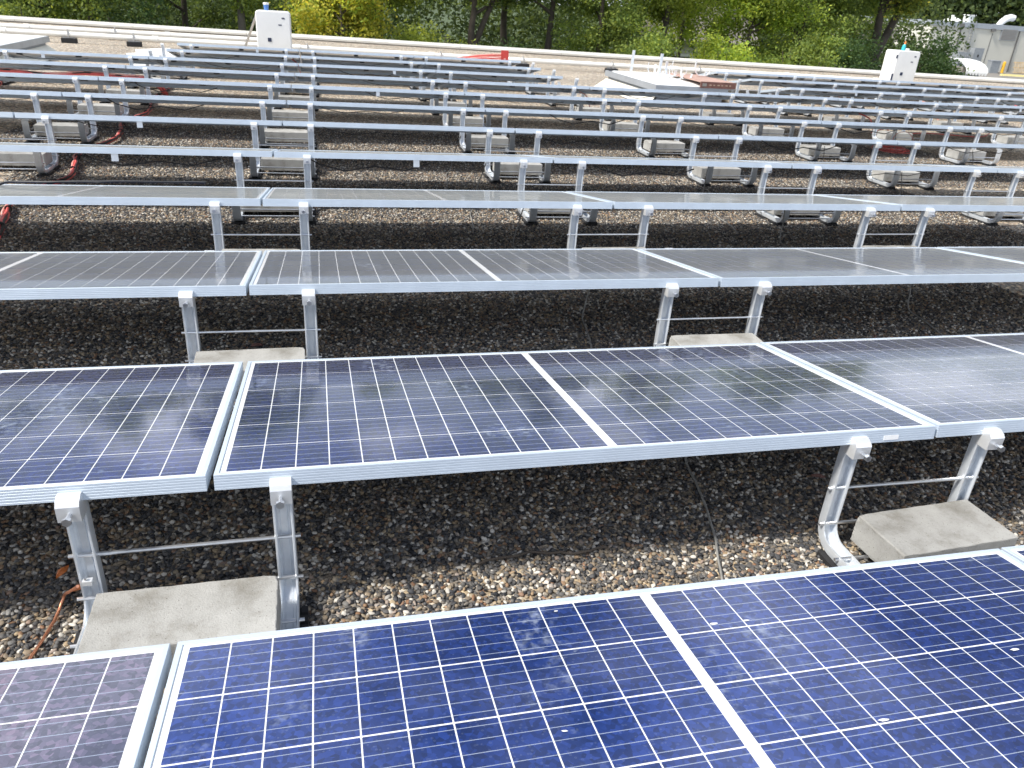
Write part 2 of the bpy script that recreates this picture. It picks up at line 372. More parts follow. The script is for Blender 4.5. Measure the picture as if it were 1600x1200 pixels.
def bm_mesh(bm, name, m):
    me = bpy.data.meshes.new(name); bmesh.ops.recalc_face_normals(bm, faces=bm.faces)
    bm.to_mesh(me); bm.free(); me.materials.append(m); return me
ORD = ['front', 'second', 'third', 'fourth', 'fifth', 'sixth', 'seventh', 'eighth', 'ninth', 'tenth', 'eleventh', 'twelfth', 'thirteenth']
NTH = ['leftmost', 'second from the left', 'third from the left', 'fourth from the left', 'fifth from the left', 'sixth from the left',
       'seventh from the left', 'eighth from the left', 'ninth from the left', 'tenth from the left', 'eleventh from the left']

# ------------------------------------------------------------------ layout numbers
PL, PW, TILT = 2.021, 1.0, 0.1643          # panel length, width, slope
PIT, ROW, H = 2.035, 1.3657, 0.42          # panel pitch, row pitch, height of the high edge
CT, ST = math.cos(TILT), math.sin(TILT)
GAP = ROW - PW * CT
DX = [-.018, .0225, .010, -.014, -.01, .008, .0, .015, .028, .05, .06, .025]
DY = [.0075, -.0099, .0055, .0075, 0, 0, 0, 0, 0, .06, .10, .10]
DZ = [.0098, .0088, -.0116, -.0016, 0, .002, -.003, .002, 0, 0, 0, 0]
def rowpos(r): return .0057 * r + DX[r], ROW * r + DY[r], H + DZ[r]
# panel index ranges per row (panel i runs from joint i to joint i+1)
SPANS = {0: [(-1, 2)], 1: [(-1, 2)], 2: [(-1, 3)], 3: [(-1, 3)], 4: [(-1, 4)], 5: [(-2, 4)], 6: [(-2, 5)], 7: [(-2, 6)], 8: [(-2, 6)],
         9: [(-2, 2), (4, 7)], 10: [(-1, 2), (4, 8)], 11: [(-1, 2), (4, 8)]}

# ------------------------------------------------------------------ ground, roof, parapet
GZ = -3.4
def structure():
    g = MB().add([(-600, -300, GZ), (900, -300, GZ), (900, 1200, GZ), (-600, 1200, GZ)], [(0, 1, 2, 3)])
    tag(build(g, 'ground', M['lawn']), 'rough grassy ground below the roof', kind='structure')
    y = MB().add([(60, 62, GZ + .02), (140, 62, GZ + .02), (140, 125, GZ + .02), (60, 125, GZ + .02)], [(0, 1, 2, 3)])
    tag(build(y, 'yard_paving', M['asphalt']), 'pale paved yard in front of the long grey building', kind='structure')
    # roof slab; its far edge is slightly skewed to the panel rows
    def ye(x): return 24.8 - 0.10 * x
    x0, x1 = -32, 60
    rf = MB().prism([(x0, -14), (x1, -14), (x1, ye(x1)), (x0, ye(x0))], 'z', GZ - .5, 0.0)
    tag(build(rf, 'flat_roof', M['gravel']), 'flat roof covered in river gravel', kind='structure')
    p = empty('parapet', (0, ye(0), 0), (0, 0, math.atan(-0.10)), 'low parapet with off white coping along the far roof edge', 'parapet')
    L0, L1 = -32.0, 60.0
    build(MB().box(L0, L1, .02, .28, -.6, .05), 'parapet_wall', M['membrane'], p)
    seg = 3.05; x = L0; k = 0; me = None
    prof = [(-.03, .155), (.0, .305), (.34, .315), (.36, .14), (.345, .14), (.325, .29), (.015, .28), (-.018, .15)]
    prof = [(-.02, .035), (-.02, .085), (.03, .110), (.30, .140), (.30, .0), (.285, .0), (.285, .10), (.05, .058), (.012, .052), (.012, .035)]
    me = MB().prism(prof, 'x', 0, seg - .008).mesh('coping', M['coping'])
    while x < L1 - seg:
        link('coping', me, p, (x, 0, 0)); x += seg
structure()

# loose pebbles lie on the roof where the stones can be told apart
def pebbles():
    pts = []
    def patch(xa, xb, ya, yb, s):
        nx, ny = int((xb - xa) / s), int((yb - ya) / s)
        gx, gy = np.meshgrid(np.arange(nx) * s + xa, np.arange(ny) * s + ya)
        P = np.stack([gx.ravel(), gy.ravel()], 1) + RNG.uniform(-.55 * s, .55 * s, (nx * ny, 2))
        pts.append(np.concatenate([P, RNG.uniform(-.002, .007, (nx * ny, 1))], 1))
    patch(-1.3, 3.7, 0.95, 2.35, .0108)
    patch(-1.6, 4.6, 2.35, 3.75, .0120)
    patch(-2.0, 6.0, 3.75, 6.6, .0135)
    patch(-2.6, 8.2, 6.6, 9.4, .0165)
    V = np.concatenate(pts).astype(np.float32)
    me = bpy.data.meshes.new('gravel'); me.vertices.add(len(V)); me.vertices.foreach_set('co', V.ravel()); me.update()
    me.materials.append(M['pebble'])
    o = link('gravel', me); tag(o, 'loose river pebbles covering the roof between the panel rows', 'gravel', kind='stuff')
    ng = bpy.data.node_groups.new('scatter pebbles', 'GeometryNodeTree')
    ng.interface.new_socket('Geometry', in_out='INPUT', socket_type='NodeSocketGeometry')
    ng.interface.new_socket('Geometry', in_out='OUTPUT', socket_type='NodeSocketGeometry')
    N = ng.nodes; Lk = ng.links
    gi = N.new('NodeGroupInput'); go = N.new('NodeGroupOutput')
    ico = N.new('GeometryNodeMeshIcoSphere'); ico.inputs['Radius'].default_value = 1.0; ico.inputs['Subdivisions'].default_value = 2
    sp = N.new('GeometryNodeSetPosition')
    nz = N.new('ShaderNodeTexNoise'); nz.inputs['Scale'].default_value = 0.9
    sub = N.new('ShaderNodeVectorMath'); sub.operation = 'SUBTRACT'; sub.inputs[1].default_value = (.5, .5, .5)
    scl = N.new('ShaderNodeVectorMath'); scl.operation = 'SCALE'; scl.inputs['Scale'].default_value = 0.9
    Lk.new(nz.outputs['Color'], sub.inputs[0]); Lk.new(sub.outputs[0], scl.inputs[0]); Lk.new(scl.outputs[0], sp.inputs['Offset'])
    Lk.new(ico.outputs['Mesh'], sp.inputs['Geometry'])
    ss = N.new('GeometryNodeSetShadeSmooth'); Lk.new(sp.outputs[0], ss.inputs[0])
    sm = N.new('GeometryNodeSetMaterial'); sm.inputs['Material'].default_value = M['pebble']; Lk.new(ss.outputs[0], sm.inputs[0])
    ip = N.new('GeometryNodeInstanceOnPoints')
    rr = N.new('FunctionNodeRandomValue'); rr.data_type = 'FLOAT_VECTOR'
    rr.inputs[0].default_value = (-.5, -.5, 0); rr.inputs[1].default_value = (.5, .5, 6.28)
    rs = N.new('FunctionNodeRandomValue'); rs.data_type = 'FLOAT_VECTOR'
    rs.inputs[0].default_value = (.0044, .0036, .0028); rs.inputs[1].default_value = (.0110, .0084, .0064)
    rs.inputs['Seed'].default_value = 5
    Lk.new(gi.outputs[0], ip.inputs['Points']); Lk.new(sm.outputs[0], ip.inputs['Instance'])
    Lk.new(rr.outputs[0], ip.inputs['Rotation']); Lk.new(rs.outputs[0], ip.inputs['Scale'])
    Lk.new(ip.outputs[0], go.inputs[0])
    md = o.modifiers.new('scatter', 'NODES'); md.node_group = ng
pebbles()

# ------------------------------------------------------------------ solar panels
def frame_mesh():
    # outer face at n=0 (n inwards), with five fine ridges; mitred round the rectangle
    prof = [(0.0, -.040)]
    for z in (-.034, -.027, -.020, -.013, -.0065):
        prof += [(0.0, z - .0012), (.0006, z - .0006), (.0006, z + .0006), (0.0, z + .0012)]
    prof += [(0.0, -.0010), (.0010, 0.0), (.0112, 0.0), (.0122, -.0012), (.0122, -.0040), (.0024, -.0060), (.0024, -.0375), (.026, -.0385), (.026, -.0400)]
    n = len(prof); vs = []
    for sx, sy in ((0, 0), (1, 0), (1, 1), (0, 1)):
        for a, z in prof:
            vs.append((a if sx == 0 else PL - a, a if sy == 0 else PW - a, z))
    fs = []
    for c in range(4):
        d = (c + 1) % 4
        for i in range(n):
            j = (i + 1) % n
            fs.append((c * n + i, d * n + i, d * n + j, c * n + j))
    return MB().add(vs, fs).mesh('frame', M['frame'])
FRAME = frame_mesh()
LAM = MB().box(.004, PL - .004, .004, PW - .004, -.0078, -.0028).mesh('glass_laminate', M['backsheet'])
CW, CH, CPX, CPY = .0780, .1558, .0812, .1600
CX = [.026 + CW / 2 + k * CPX for k in range(12)] + [PL - .026 - CW / 2 - k * CPX for k in range(11, -1, -1)]
CY = [.02 + .0021 + CH / 2 + k * CPY for k in range(6)]
def cell_box(mb, x, y, z0=-.0028, t=.0005):
    b = .0012; hx, hy = CW / 2, CH / 2
    # clipped corners like a cast silicon wafer
    q = [(-hx + b, -hy), (hx - b, -hy), (hx, -hy + b), (hx, hy - b), (hx - b, hy), (-hx + b, hy), (-hx, hy - b), (-hx, -hy + b)]
    vs = [(x + px, y + py, z0) for px, py in q] + [(x + px, y + py, z0 + t) for px, py in q]
    mb.add(vs, [tuple(range(8, 16))] + [(i, (i + 1) % 8, 8 + (i + 1) % 8, 8 + i) for i in range(8)])
    return mb
CELL = cell_box(MB(), 0, 0, 0).mesh('solar_cell', M['cell'])
_m = MB()
for yy in CY:
    for xx in CX: cell_box(_m, xx, yy)
CELLS = _m.mesh('solar_cells', M['cellfield'])
JBOX = bm_mesh(bevelled(.075, .055, .018, .004, 1), 'junction_box', M['black'])
PCABLE = MB().tube([(0, 0, 0), (.10, -.02, -.03), (.28, -.03, -.055), (.5, .0, -.035), (.72, -.01, -.05), (.9, 0, -.02)], .003, 5).mesh('lead', M['cable'])
TAG = MB().box(-.022, .022, -.002, .002, -.05, .0).mesh('hanging_tag', M['clamp'])

def make_panel(r, i, label, cells):
    dx, y, h = rowpos(r)
    jx, jz = random.uniform(-.002, .002), random.uniform(-.0015, .0015)
    t = empty('solar_panel', (i * PIT + dx + jx, y, h + jz), (-TILT, random.uniform(-.0012, .0012), random.uniform(-.0008, .0008)), label, 'solar panel', 'solar panels in rows on the roof')
    link('frame', FRAME, t); link('glass_laminate', LAM, t)
    if cells:
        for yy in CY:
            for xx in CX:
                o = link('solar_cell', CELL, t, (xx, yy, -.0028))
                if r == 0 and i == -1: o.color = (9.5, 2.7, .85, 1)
    else:
        o = link('solar_cells', CELLS, t); o['kind'] = 'stuff'
    for xx in (.25, 1.0075, 1.76):
        link('junction_box', JBOX, t, (xx, .5, -.026))
    o = link('lead', PCABLE, t, (random.uniform(.1, .9), .42, -.03))
    if r >= 4 and random.random() < .6: o.location.y = random.uniform(.10, .2); o.scale.z = random.uniform(1.1, 1.9)
    if r >= 4 and random.random() < .13:
        link('hanging_tag', TAG, t, (random.uniform(.5, 1.6), .03, -.039))
    return t
def panels():
    for r, spans in SPANS.items():
        for b, (i0, i1) in enumerate(spans):
            n = i1 - i0
            for k, i in enumerate(range(i0, i1)):
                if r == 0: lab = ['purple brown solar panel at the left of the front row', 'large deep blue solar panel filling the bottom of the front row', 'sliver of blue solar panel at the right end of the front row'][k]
                else:
                    place = NTH[k] if n > 3 or len(spans) > 1 else ['left', 'middle', 'right'][k]
                    where = ORD[r] + ' row'
                    if len(spans) > 1: where += (', left half' if b == 0 else ', right half')
                    look = 'glossy solar panel' if r < 4 else 'solar panel seen edge on'
                    lab = '%s, %s in the %s' % (look, place, where)
                t = make_panel(r, i, lab, r <= 2)
                if r == 1 and i == 0:
                    s = link('sticker', MB().box(0, .05, -.0016, -.0004, 0, .014).mesh('sticker', M['sticker']), t, (1.845, 0, -.033))
panels()
def dried_marks():
    p = [o for o in bpy.data.objects if o.get('label', '').startswith('large deep blue')][0]
    for k, (x, y, a, l) in enumerate(MARKS):
        n = 9; vs = [(x + l * math.cos(i * 2 * math.pi / n + a) * (1 + .25 * math.sin(3 * i + k)), y + l * .36 * math.sin(i * 2 * math.pi / n), -.0016 + .0002 * (i % 2)) for i in range(n)] + [(x, y, -.0010)]
        build(MB().add(vs, [(i, (i + 1) % n, n) for i in range(n)]), 'dried_mark', M['sticker'], p)
MARKS = [(1.115, .842, .1, .010), (1.191, .839, .0, .008), (1.281, .507, .1, .010), (1.70, .632, .0, .010), (.70, .60, .4, .006), (.79, .955, .2, .005)]
dried_marks()

# ------------------------------------------------------------------ mounts: two bent rails, cross rods, clamps
def rail_mesh():
    zt, zl, zb, rad = H - .046, H - PW * ST - .045, .034, .065
    ya, yb = .014, -GAP - .018
    path = [(ya, zt), (ya, zb + rad)]
    for k in range(1, 6):
        a = k / 6 * math.pi / 2; path.append((ya - rad * (1 - math.cos(a)), zb + rad * (1 - math.sin(a))))
    path += [(ya - rad, zb), (yb + rad, zb)]
    for k in range(1, 6):
        a = k / 6 * math.pi / 2; path.append((yb + rad - rad * math.sin(a), zb + rad * (1 - math.cos(a))))
    path += [(yb, zb + rad), (yb, zl)]
    prof = [(-.025, -.014), (.025, -.014), (.025, .010), (.0235, .0135), (.020, .0135), (.0175, .010), (.0172, -.0095), (.010, -.0095), (.0085, -.0075), (-.0085, -.0075), (-.010, -.0095),
            (-.0172, -.0095), (-.0175, .010), (-.020, .0135), (-.0235, .0135), (-.025, .010)]
    n = len(prof); vs = []; fs = []
    for i, p in enumerate(path):
        a = Vector(path[max(0, i - 1)]); b = Vector(path[min(len(path) - 1, i + 1)]); t = (b - a).normalized()
        nn = Vector((t.y, -t.x))            # inwards of the U
        for x, d in prof: vs.append((x, p[0] + nn.x * d, p[1] + nn.y * d))
    for i in range(len(path) - 1):
        for k in range(n):
            j = (k + 1) % n; fs.append((i * n + k, i * n + j, (i + 1) * n + j, (i + 1) * n + k))
    fs += [tuple(range(n)), tuple((len(path) - 1) * n + k for k in range(n))]
    return MB().add(vs, fs).mesh('rail', M['rail'], R(40))
RAIL = rail_mesh()
ROD = MB().tube([(-.268, 0, 0), (.268, 0, 0)], .0052, 8).mesh('cross_rod', M['steel'], R(40))
CLAMP = MB().prism([(.004, -.020), (-.014, -.018), (-.030, -.026), (-.038, -.036), (-.038, -.074), (-.034, -.076), (-.012, -.076), (.010, -.076), (.010, -.0445), (-.002, -.0435), (-.002, -.020)], 'x', -.025, .025).mesh('clamp', M['clamp'])
def bolt_mesh():
    m = MB(); m.tube([(0, 0, 0), (0, -.030, 0)], .0055, 8); m.tube([(0, -.020, 0), (0, -.030, 0)], .0105, 6)
    return m.mesh('bolt', M['steel'], R(40))
BOLT = bolt_mesh()
def foot_mesh():
    m = MB(); m.box(-.044, .044, -.07, .07, 0, .017)
    for k in range(4): m.box(.030, .046, -.062 + k * .034, -.038 + k * .034, .004, .026)
    return m.mesh('rubber_foot', M['rubber'])
FOOT = foot_mesh()
LOWCLAMP = MB().prism([(0, -.010), (.012, -.010), (.014, -.016), (.014, -.046), (.0, -.046)], 'x', -.024, .024).mesh('low_clamp', M['clamp'])

def make_mount(r, j, label):
    dx, y, h = rowpos(r); s = h / H
    t = empty('panel_mount', (j * PIT + dx - .010 + {(1, 0): -.068, (1, 1): -.032}.get((r, j), random.uniform(-.008, .008)), y, 0), (0, 0, random.uniform(-.012, .012)), label, 'panel mount', 'aluminium mounts under the panel joints')
    t.scale = (1, 1, s)
    for sx in (-.23, .23):
        link('rail', RAIL, t, (sx, 0, 0))
        c = link('clamp', CLAMP, t, (sx + random.uniform(-.003, .003), 0, H)); link('bolt', BOLT, c, (random.uniform(-.003, .003), -.038, -.056))
        link('low_clamp', LOWCLAMP, t, (sx, -GAP + .001, H - PW * ST - .004))
        for yy in (-.10, -GAP + .07): link('rubber_foot', FOOT, t, (sx, yy, 0.001))
    for yy, zz in ((.012, .215), (.004, .092), (-.10, .040), (-GAP + .05, .050), (-GAP - .012, .11)):
        link('cross_rod', ROD, t, (0, yy, zz))
    return t
def block_mesh(seed):
    rnd = random.Random(seed)
    bm = bevelled(.418, .200, .094, .0035, 2)
    bmesh.ops.subdivide_edges(bm, edges=[e for e in bm.edges if e.calc_length() > .08], cuts=14, use_grid_fill=True)
    for v in bm.verts:
        k = .7 if (abs(abs(v.co.x) - .208) < .006) + (abs(abs(v.co.y) - .099) < .006) + (v.co.z < .005 or v.co.z > .089) >= 2 else .08
        v.co += Vector((rnd.gauss(0, .0007), rnd.gauss(0, .0007), rnd.gauss(0, .0005))) * k
    # a chipped corner
    c = Vector((rnd.choice([-1, 1]) * .2, rnd.choice([-1, 1]) * .097, .094))
    for v in bm.verts:
        d = (v.co - c).length
        if d < .022: v.co = c + (v.co - c) * (.55 + .45 * d / .022) + (Vector((0, 0, 0)) - c).normalized() * .006 * (1 - d / .022)
    return bm_mesh(bm, 'concrete_block', M['concrete'])
BLOCKS = [block_mesh(s) for s in range(3)]
def mounts():
    for r in range(1, 12):
        for b, (i0, i1) in enumerate(SPANS[r]):
            js = [j for j in range(i0, i1 + 1)]
            # only the joints that fall in the picture
            dx, y, h = rowpos(r)
            xl, xr = -.84 - .42 * (r - 2) - .45, 3.72 + 1.335 * (r - 2) + .35
            js = [j for j in js if xl < j * PIT + dx < xr]
            n = len(js)
            for k, j in enumerate(js):
                where = ORD[r] + ' row'
                if len(SPANS[r]) > 1: where += ', ' + ('left' if b == 0 else 'right') + ' half'
                if r == 1: lab = ['two legged aluminium mount at the left under the second row beside copper wire', 'two legged aluminium mount at the right under the second row'][min(k, 1)]; lab2 = ['pale concrete ballast block by the left mount behind the front row', 'buff concrete ballast block by the right mount behind the front row'][min(k, 1)]
                else:
                    lab = 'two legged aluminium mount, %s under the %s' % (NTH[k], where); lab2 = 'concrete ballast block, %s at the legs of the %s' % (NTH[k], where)
                make_mount(r, j, lab)
                bx = {(1, 0): -.066, (1, 1): .012}.get((r, j), random.uniform(-.03, .03) if r > 2 else .0)
                o = link('concrete_block', BLOCKS[(r * 3 + j) % 3], None, (j * PIT + dx - .010 + bx, y - .118 + ({(1, 0): -.022, (1, 1): .004}.get((r, j), random.uniform(-.012, .004))), .0505), (0, 0, {(1, 0): .045, (1, 1): .06}.get((r, j), random.uniform(-.03, .03))))
                tag(o, lab2, 'concrete block', 'concrete ballast blocks on the mounts')
                if r == 1 and j == 0: o.rotation_euler.z = .012
mounts()

# ------------------------------------------------------------------ cables
def wob(pts, amp=.01, n=4):
    out = []
    P = [Vector(p) for p in pts]
    for i in range(len(P) - 1):
        p0, p1, p2, p3 = P[max(i - 1, 0)], P[i], P[i + 1], P[min(i + 2, len(P) - 1)]
        for k in range(n):
            t = k / n
            q = .5 * ((2 * p1) + (p2 - p0) * t + (2 * p0 - 5 * p1 + 4 * p2 - p3) * t * t + (3 * p1 - p0 - 3 * p2 + p3) * t ** 3)
            out.append(q + Vector((random.uniform(-amp, amp), random.uniform(-amp, amp), random.uniform(-amp, amp) * .3)))
    out.append(P[-1]); return out
def cables():
    # one thin lead drops from each panel row to the gravel and runs back to the row in front
    for r, i in ((1, 0), (2, 0), (2, 1), (3, 0), (3, 1), (4, 0), (4, 1), (4, 2), (5, 0), (5, 1), (5, 2), (5, 3), (6, 0), (6, 1), (6, 2), (6, 3), (7, 0), (7, 1)):
        dx, y, h = rowpos(r); X = i * PIT + dx
        x0 = X + 1.56 + random.uniform(-.03, .03); x1 = X + 1.34 + random.uniform(-.03, .03)
        pts = [(x0 + .12, y + .75, h - .20), (x0 + .05, y + .62, .12), (x0, y + .53, .018), (x0 - .03, y + .36, .012), (x0 - .09, y + .12, .013), (x1 + .03, y - .1, .012), (x1, y - .36, .014), (x1 - .04, y - .6, .012)]
        b = MB().tube(wob(pts, .002, 5), .0042, 6)
        o = build(b, 'grey_cable', M['greycable'], smooth=R(60))
        tag(o, 'thin grey cable on the gravel below the %s panel of the %s row' % (['left', 'middle', 'right', 'far right'][i] if r > 3 else ['middle', 'right', 'right'][i], ORD[r]), 'cable', 'thin grey cables crossing the gravel')
    o = build(MB().tube(wob([(-.305, 1.345, .145), (-.34, 1.38, .10), (-.372, 1.43, .05), (-.385, 1.40, .02), (-.395, 1.33, .015), (-.42, 1.22, .012), (-.46, 1.1, .012)], .001, 5), .004, 7), 'copper_wire', M['copper'], smooth=R(60))
    tag(o, 'bare copper ground wire curling from the left front mount', 'wire')
    o = empty('ground_lug', (-.283, 1.355, .15), label='small bright metal lug on the left front mount leg holding the copper wire', cat='lug')
    build(MB().box(-.012, .010, -.012, .004, -.006, .006), 'lug_body', M['clamp'], o); build(MB().tube([(-.004, -.006, .006), (-.004, -.006, .014)], .0035, 6), 'screw', M['steel'], o)
    # long red bundle across the rows at the left
    def bundle(name, path, n, label, mats, rad=.010, spread=.018, tie=True, group=None):
        t = empty(name, path[0], label=label, cat='cable bundle', group=group)
        p0 = Vector(path[0])
        for k in range(n):
            a = k * 2.4; off = Vector((math.cos(a) * spread * (.4 + .6 * (k % 2)), 0, abs(math.sin(a)) * spread * .8))
            pts = [Vector(p) + off - p0 for p in path]
            build(MB().tube(wob(pts, .008, 4), rad, 6), 'cable_strand', mats[k % len(mats)], t, smooth=R(60))
        if tie:
            for k in range(len(path) - 1):
                a, b = Vector(path[k]), Vector(path[k + 1]); m = (a + b) / 2 - p0; d = (b - a).normalized() * .005
                build(MB().tube([m - d + Vector((0, 0, .012)), m + d + Vector((0, 0, .012))], spread + rad * .6, 8), 'cable_tie', M['black'], t)
        return t
    ys = [4.7, 5.1, 5.5, 5.9, 6.3, 6.8, 7.28, 7.8, 8.15, 8.6, 9.04, 9.5, 9.85, 10.4, 10.96, 11.5, 12.0]
    xs = [-1.54, -1.62, -1.70, -1.65, -1.54, -1.62, -1.70, -1.58, -1.56, -1.62, -1.69, -1.58, -1.565, -1.63, -1.70, -1.66, -1.65]
    bundle('red_cable_bundle', [(x, y, .035) for x, y in zip(xs, ys)], 5, 'thick red cable bundle with black ties running back through the rows at left', [M['red'], M['pink'], M['red'], M['cable'], M['pink']])
    bundle('red_cable_bundle', [(-3.68, 11.6, .03), (-3.75, 12.0, .03), (-3.95, 12.8, .05)], 3, 'short red cable bundle at the far left edge between rows', [M['red'], M['pink']])
    dx, y, h = rowpos(9)
    y = rowpos(8)[1]
    bundle('red_cable_bundle', [(-3.9, y + .10, .30), (-3.3, y + .12, .27), (-2.9, y + .1, .25), (-2.5, y + .12, .28), (-2.1, y + .10, .27), (-1.75, y + .12, .25), (-1.62, y + .2, .12), (-1.6, y + .35, .04)], 6, 'sagging red cables slung beneath the ninth row at left', [M['red'], M['red'], M['pink'], M['cable']], .012, .03, False)
    # coil of red wire on the gravel
    t = empty('wire_coil', (7.62, 8.72, .0), label='loose coil of red wire on the gravel behind a mount', cat='wire coil')
    for k in range(7):
        rx, ry = random.uniform(.14, .24), random.uniform(.15, .26); ox, oy = random.uniform(-.04, .04), random.uniform(-.05, .05)
        pts = [(ox + rx * math.cos(a * math.pi / 8), oy + ry * math.sin(a * math.pi / 8), .012 + .007 * k + random.uniform(-.004, .004)) for a in range(17)]
        build(MB().tube(wob(pts, .003, 2), .0042, 5), 'wire_loop', M['red'] if k % 3 else M['pink'], t, smooth=R(60))
    pts = [(.05, .1, .07), (.1, .12, .2), (.2, .05, .24), (.26, -.05, .15), (.2, -.12, .08)]
    build(MB().tube(wob(pts, .003, 4), .005, 5), 'wire_loop', M['pink'], t, smooth=R(60))
    o = build(MB().tube(wob([(8.2, 9.95, .05), (8.37, 9.89, .12), (8.7, 10.05, .03), (9.4, 10.35, .02), (9.9, 10.22, .02), (10.3, 10.15, .02), (10.76, 10.46, .04)], .02, 4), .007, 5), 'red_wire', M['red'], smooth=R(60))
    tag(o, 'long loose red wire lying on gravel at right behind the coil', 'wire')
    for k, (x, yy, lab) in enumerate(((8.15, 9.86, 'short red wire tail dangling over a block right of centre'), (11.0, 12.05, 'stub of red cable poking up at right between far rows'), (13.05, 12.1, 'pink cable tail hanging at the far right between rows'), (10.6, 14.3, 'red cable tip at right beside the last rows'), (.1, 14.3, 'red lead hanging mid left under the far rows'), (4.3, 11.3, 'short red lead at the centre under the ninth row'))):
        o = build(MB().tube(wob([(x - .15, yy + .2, .30), (x - .05, yy + .05, .24), (x, yy, .10), (x + .05, yy - .08, .03)], .006, 4), .009, 6), 'red_lead', M['pink'] if k % 2 else M['red'], smooth=R(60)); tag(o, lab, 'wire')
    # black connectors and leads strung below the frames at left
    o = build(MB().tube(wob([(-1.62, 4.75, .05), (-1.6, 5.0, .26), (-1.3, 4.95, .30), (-.9, 4.95, .31), (-.4, 5.0, .30)], .006, 4), .007, 6), 'black_lead', M['cable'], smooth=R(60))
    tag(o, 'black lead rising from the red bundle to the panel above at left', 'cable')
cables()

# ------------------------------------------------------------------ things lying on the gravel
def litter():
    for k, (x, y, a) in enumerate(((-.355, 1.50, .5), (-.42, 1.57, 1.2), (.0, 3.05, .3), (2.0, 1.72, -.3), (3.1, 2.9, .8))):
        m = MB(); n = 7; L, W_ = .026, .010
        top = [(-L + 2 * L * i / n, W_ * math.sin(math.pi * i / n), .012 + .008 * math.sin(3 * i / n)) for i in range(n + 1)]
        bot = [(p[0], -p[1], p[2] - .003) for p in top]; mid = [(p[0], 0, p[2] + .006) for p in top]
        vs = top + mid + bot; q = n + 1
        fs = [(i, i + 1, q + i + 1, q + i) for i in range(n)] + [(q + i, q + i + 1, 2 * q + i + 1, 2 * q + i) for i in range(n)]
        o = build(m.add(vs, fs), 'dry_leaf', M['orange' if k < 2 else 'rust'], None, (x, y, 0), (.1, .1, a))
        tag(o, ['orange dry leaf on gravel beside the left front mount', 'orange dry leaf further left of the front mount', 'brown dry leaf on dark gravel under the third row', 'brown dry leaf behind the right front block', 'brown dry leaf on gravel at the right'][k], 'leaf', 'dry leaves on the gravel')
    o = build(MB().tube(wob([(.70, 1.43, .014), (.86, 1.455, .016), (.98, 1.44, .014), (1.1, 1.45, .014)], .006, 4), [.004] * 13, 6), 'twig', M['bark']); tag(o, 'thin dark twig on lit gravel behind the front row', 'twig')
litter()

# ------------------------------------------------------------------ roof equipment
def pipes():
    ang = math.atan(-.07)
    def run(name, x0, y0, x1, z, r, label, sl):
        t = empty(name, (x0, y0, z), (0, 0, math.atan(sl)), label, 'pipe'); L = x1 - x0; x = 0
        while x < L - .1:
            e = min(x + 3.0, L)
            build(MB().tube([(x, 0, 0), (e, 0, 0)], r, 12), 'pipe_length', M['pvc'], t, smooth=R(40))
            build(MB().tube([(e - .06, 0, 0), (e + .06, 0, 0)], r * 1.22, 12), 'coupling', M['pvc'], t, smooth=R(40)); x = e
    run('roof_pipe', -9, 19.75, 14.5, .17, .055, 'long white pipe on black blocks crossing the roof behind the last row', -.055)
    run('roof_pipe', -9, 21.2, -.4, .17, .055, 'shorter white pipe nearer the parapet at the far left', -.02)
    for k, (x, row) in enumerate(((-4.75, 0), (-3.45, 0), (.2, 0), (3.2, 0), (5.15, 0), (7.35, 0), (9.6, 0), (-4.15, 1), (-7.2, 1))):
        y = 19.75 - .055 * (x + 9) if row == 0 else 21.2 - .02 * (x + 9)
        t = empty('pipe_support', (x, y, 0), (0, 0, .1), ['black rubber pipe block at left nearest the skylight', 'black rubber pipe block at left by the end of the rows', 'black pipe block right of the left white cabinet', 'black pipe block left of the red board', 'black pipe block right of the red board', 'black pipe block left of the middle skylight', 'black pipe block behind the middle skylight', 'black block under the shorter white pipe', 'black block under the shorter pipe near the left edge'][k], 'pipe support', 'black blocks under the roof pipes')
        me = bm_mesh(bevelled(.30, .16, .10, .012, 2), 'rubber_block', M['rubber']); link('rubber_block', me, t)
        build(MB().box(-.12, .12, -.02, .02, .10, .118), 'strut_channel', M['steel'], t)
        build(MB().tube([(0, .0, .235), (0, 0, .27)], .012, 6).box(-.012, .012, -.065, -.05, .11, .235).box(-.012, .012, .05, .065, .11, .235).box(-.012, .012, -.065, .065, .226, .236), 'strap', M['steel'], t)
pipes()

def skylight(x0, x1, y0, y1, h, label):
    t = empty('skylight', ((x0 + x1) / 2, (y0 + y1) / 2, 0), label=label, cat='skylight')
    hx, hy = (x1 - x0) / 2, (y1 - y0) / 2
    build(MB().box(-hx + .06, hx - .06, -hy + .06, hy - .06, 0, h - .13), 'curb', M['curb'], t)
    build(MB().box(-hx, hx, -hy, hy, h - .13, h - .03), 'cap_frame', M['capgrey'], t)
    # shallow domed white lens
    m = MB(); n = 10; vs = []
    for j in range(n + 1):
        for i in range(n + 1):
            u, v = i / n * 2 - 1, j / n * 2 - 1
            vs.append((u * (hx - .03), v * (hy - .03), h - .03 + .035 * (1 - u ** 4) * (1 - v ** 4)))
    fs = [(j * (n + 1) + i, j * (n + 1) + i + 1, (j + 1) * (n + 1) + i + 1, (j + 1) * (n + 1) + i) for j in range(n) for i in range(n)]
    build(m.add(vs, fs), 'lens', M['white'], t, smooth=R(40))
    # sloping sheet flashing at the foot
    for s, w in ((-1, hy), (1, hy)):
        build(MB().add([(s * (hx - .055), -w, .19), (s * (hx - .055), w, .19), (s * (hx + .16), w + .1, .012), (s * (hx + .16), -w - .1, .012)], [(0, 1, 2, 3)] if s < 0 else [(3, 2, 1, 0)]), 'flashing', M['cream'], t)
    return t
skylight(-5.75, -4.25, 13.45, 16.3, .37, 'white topped skylight at the far left edge of the roof')
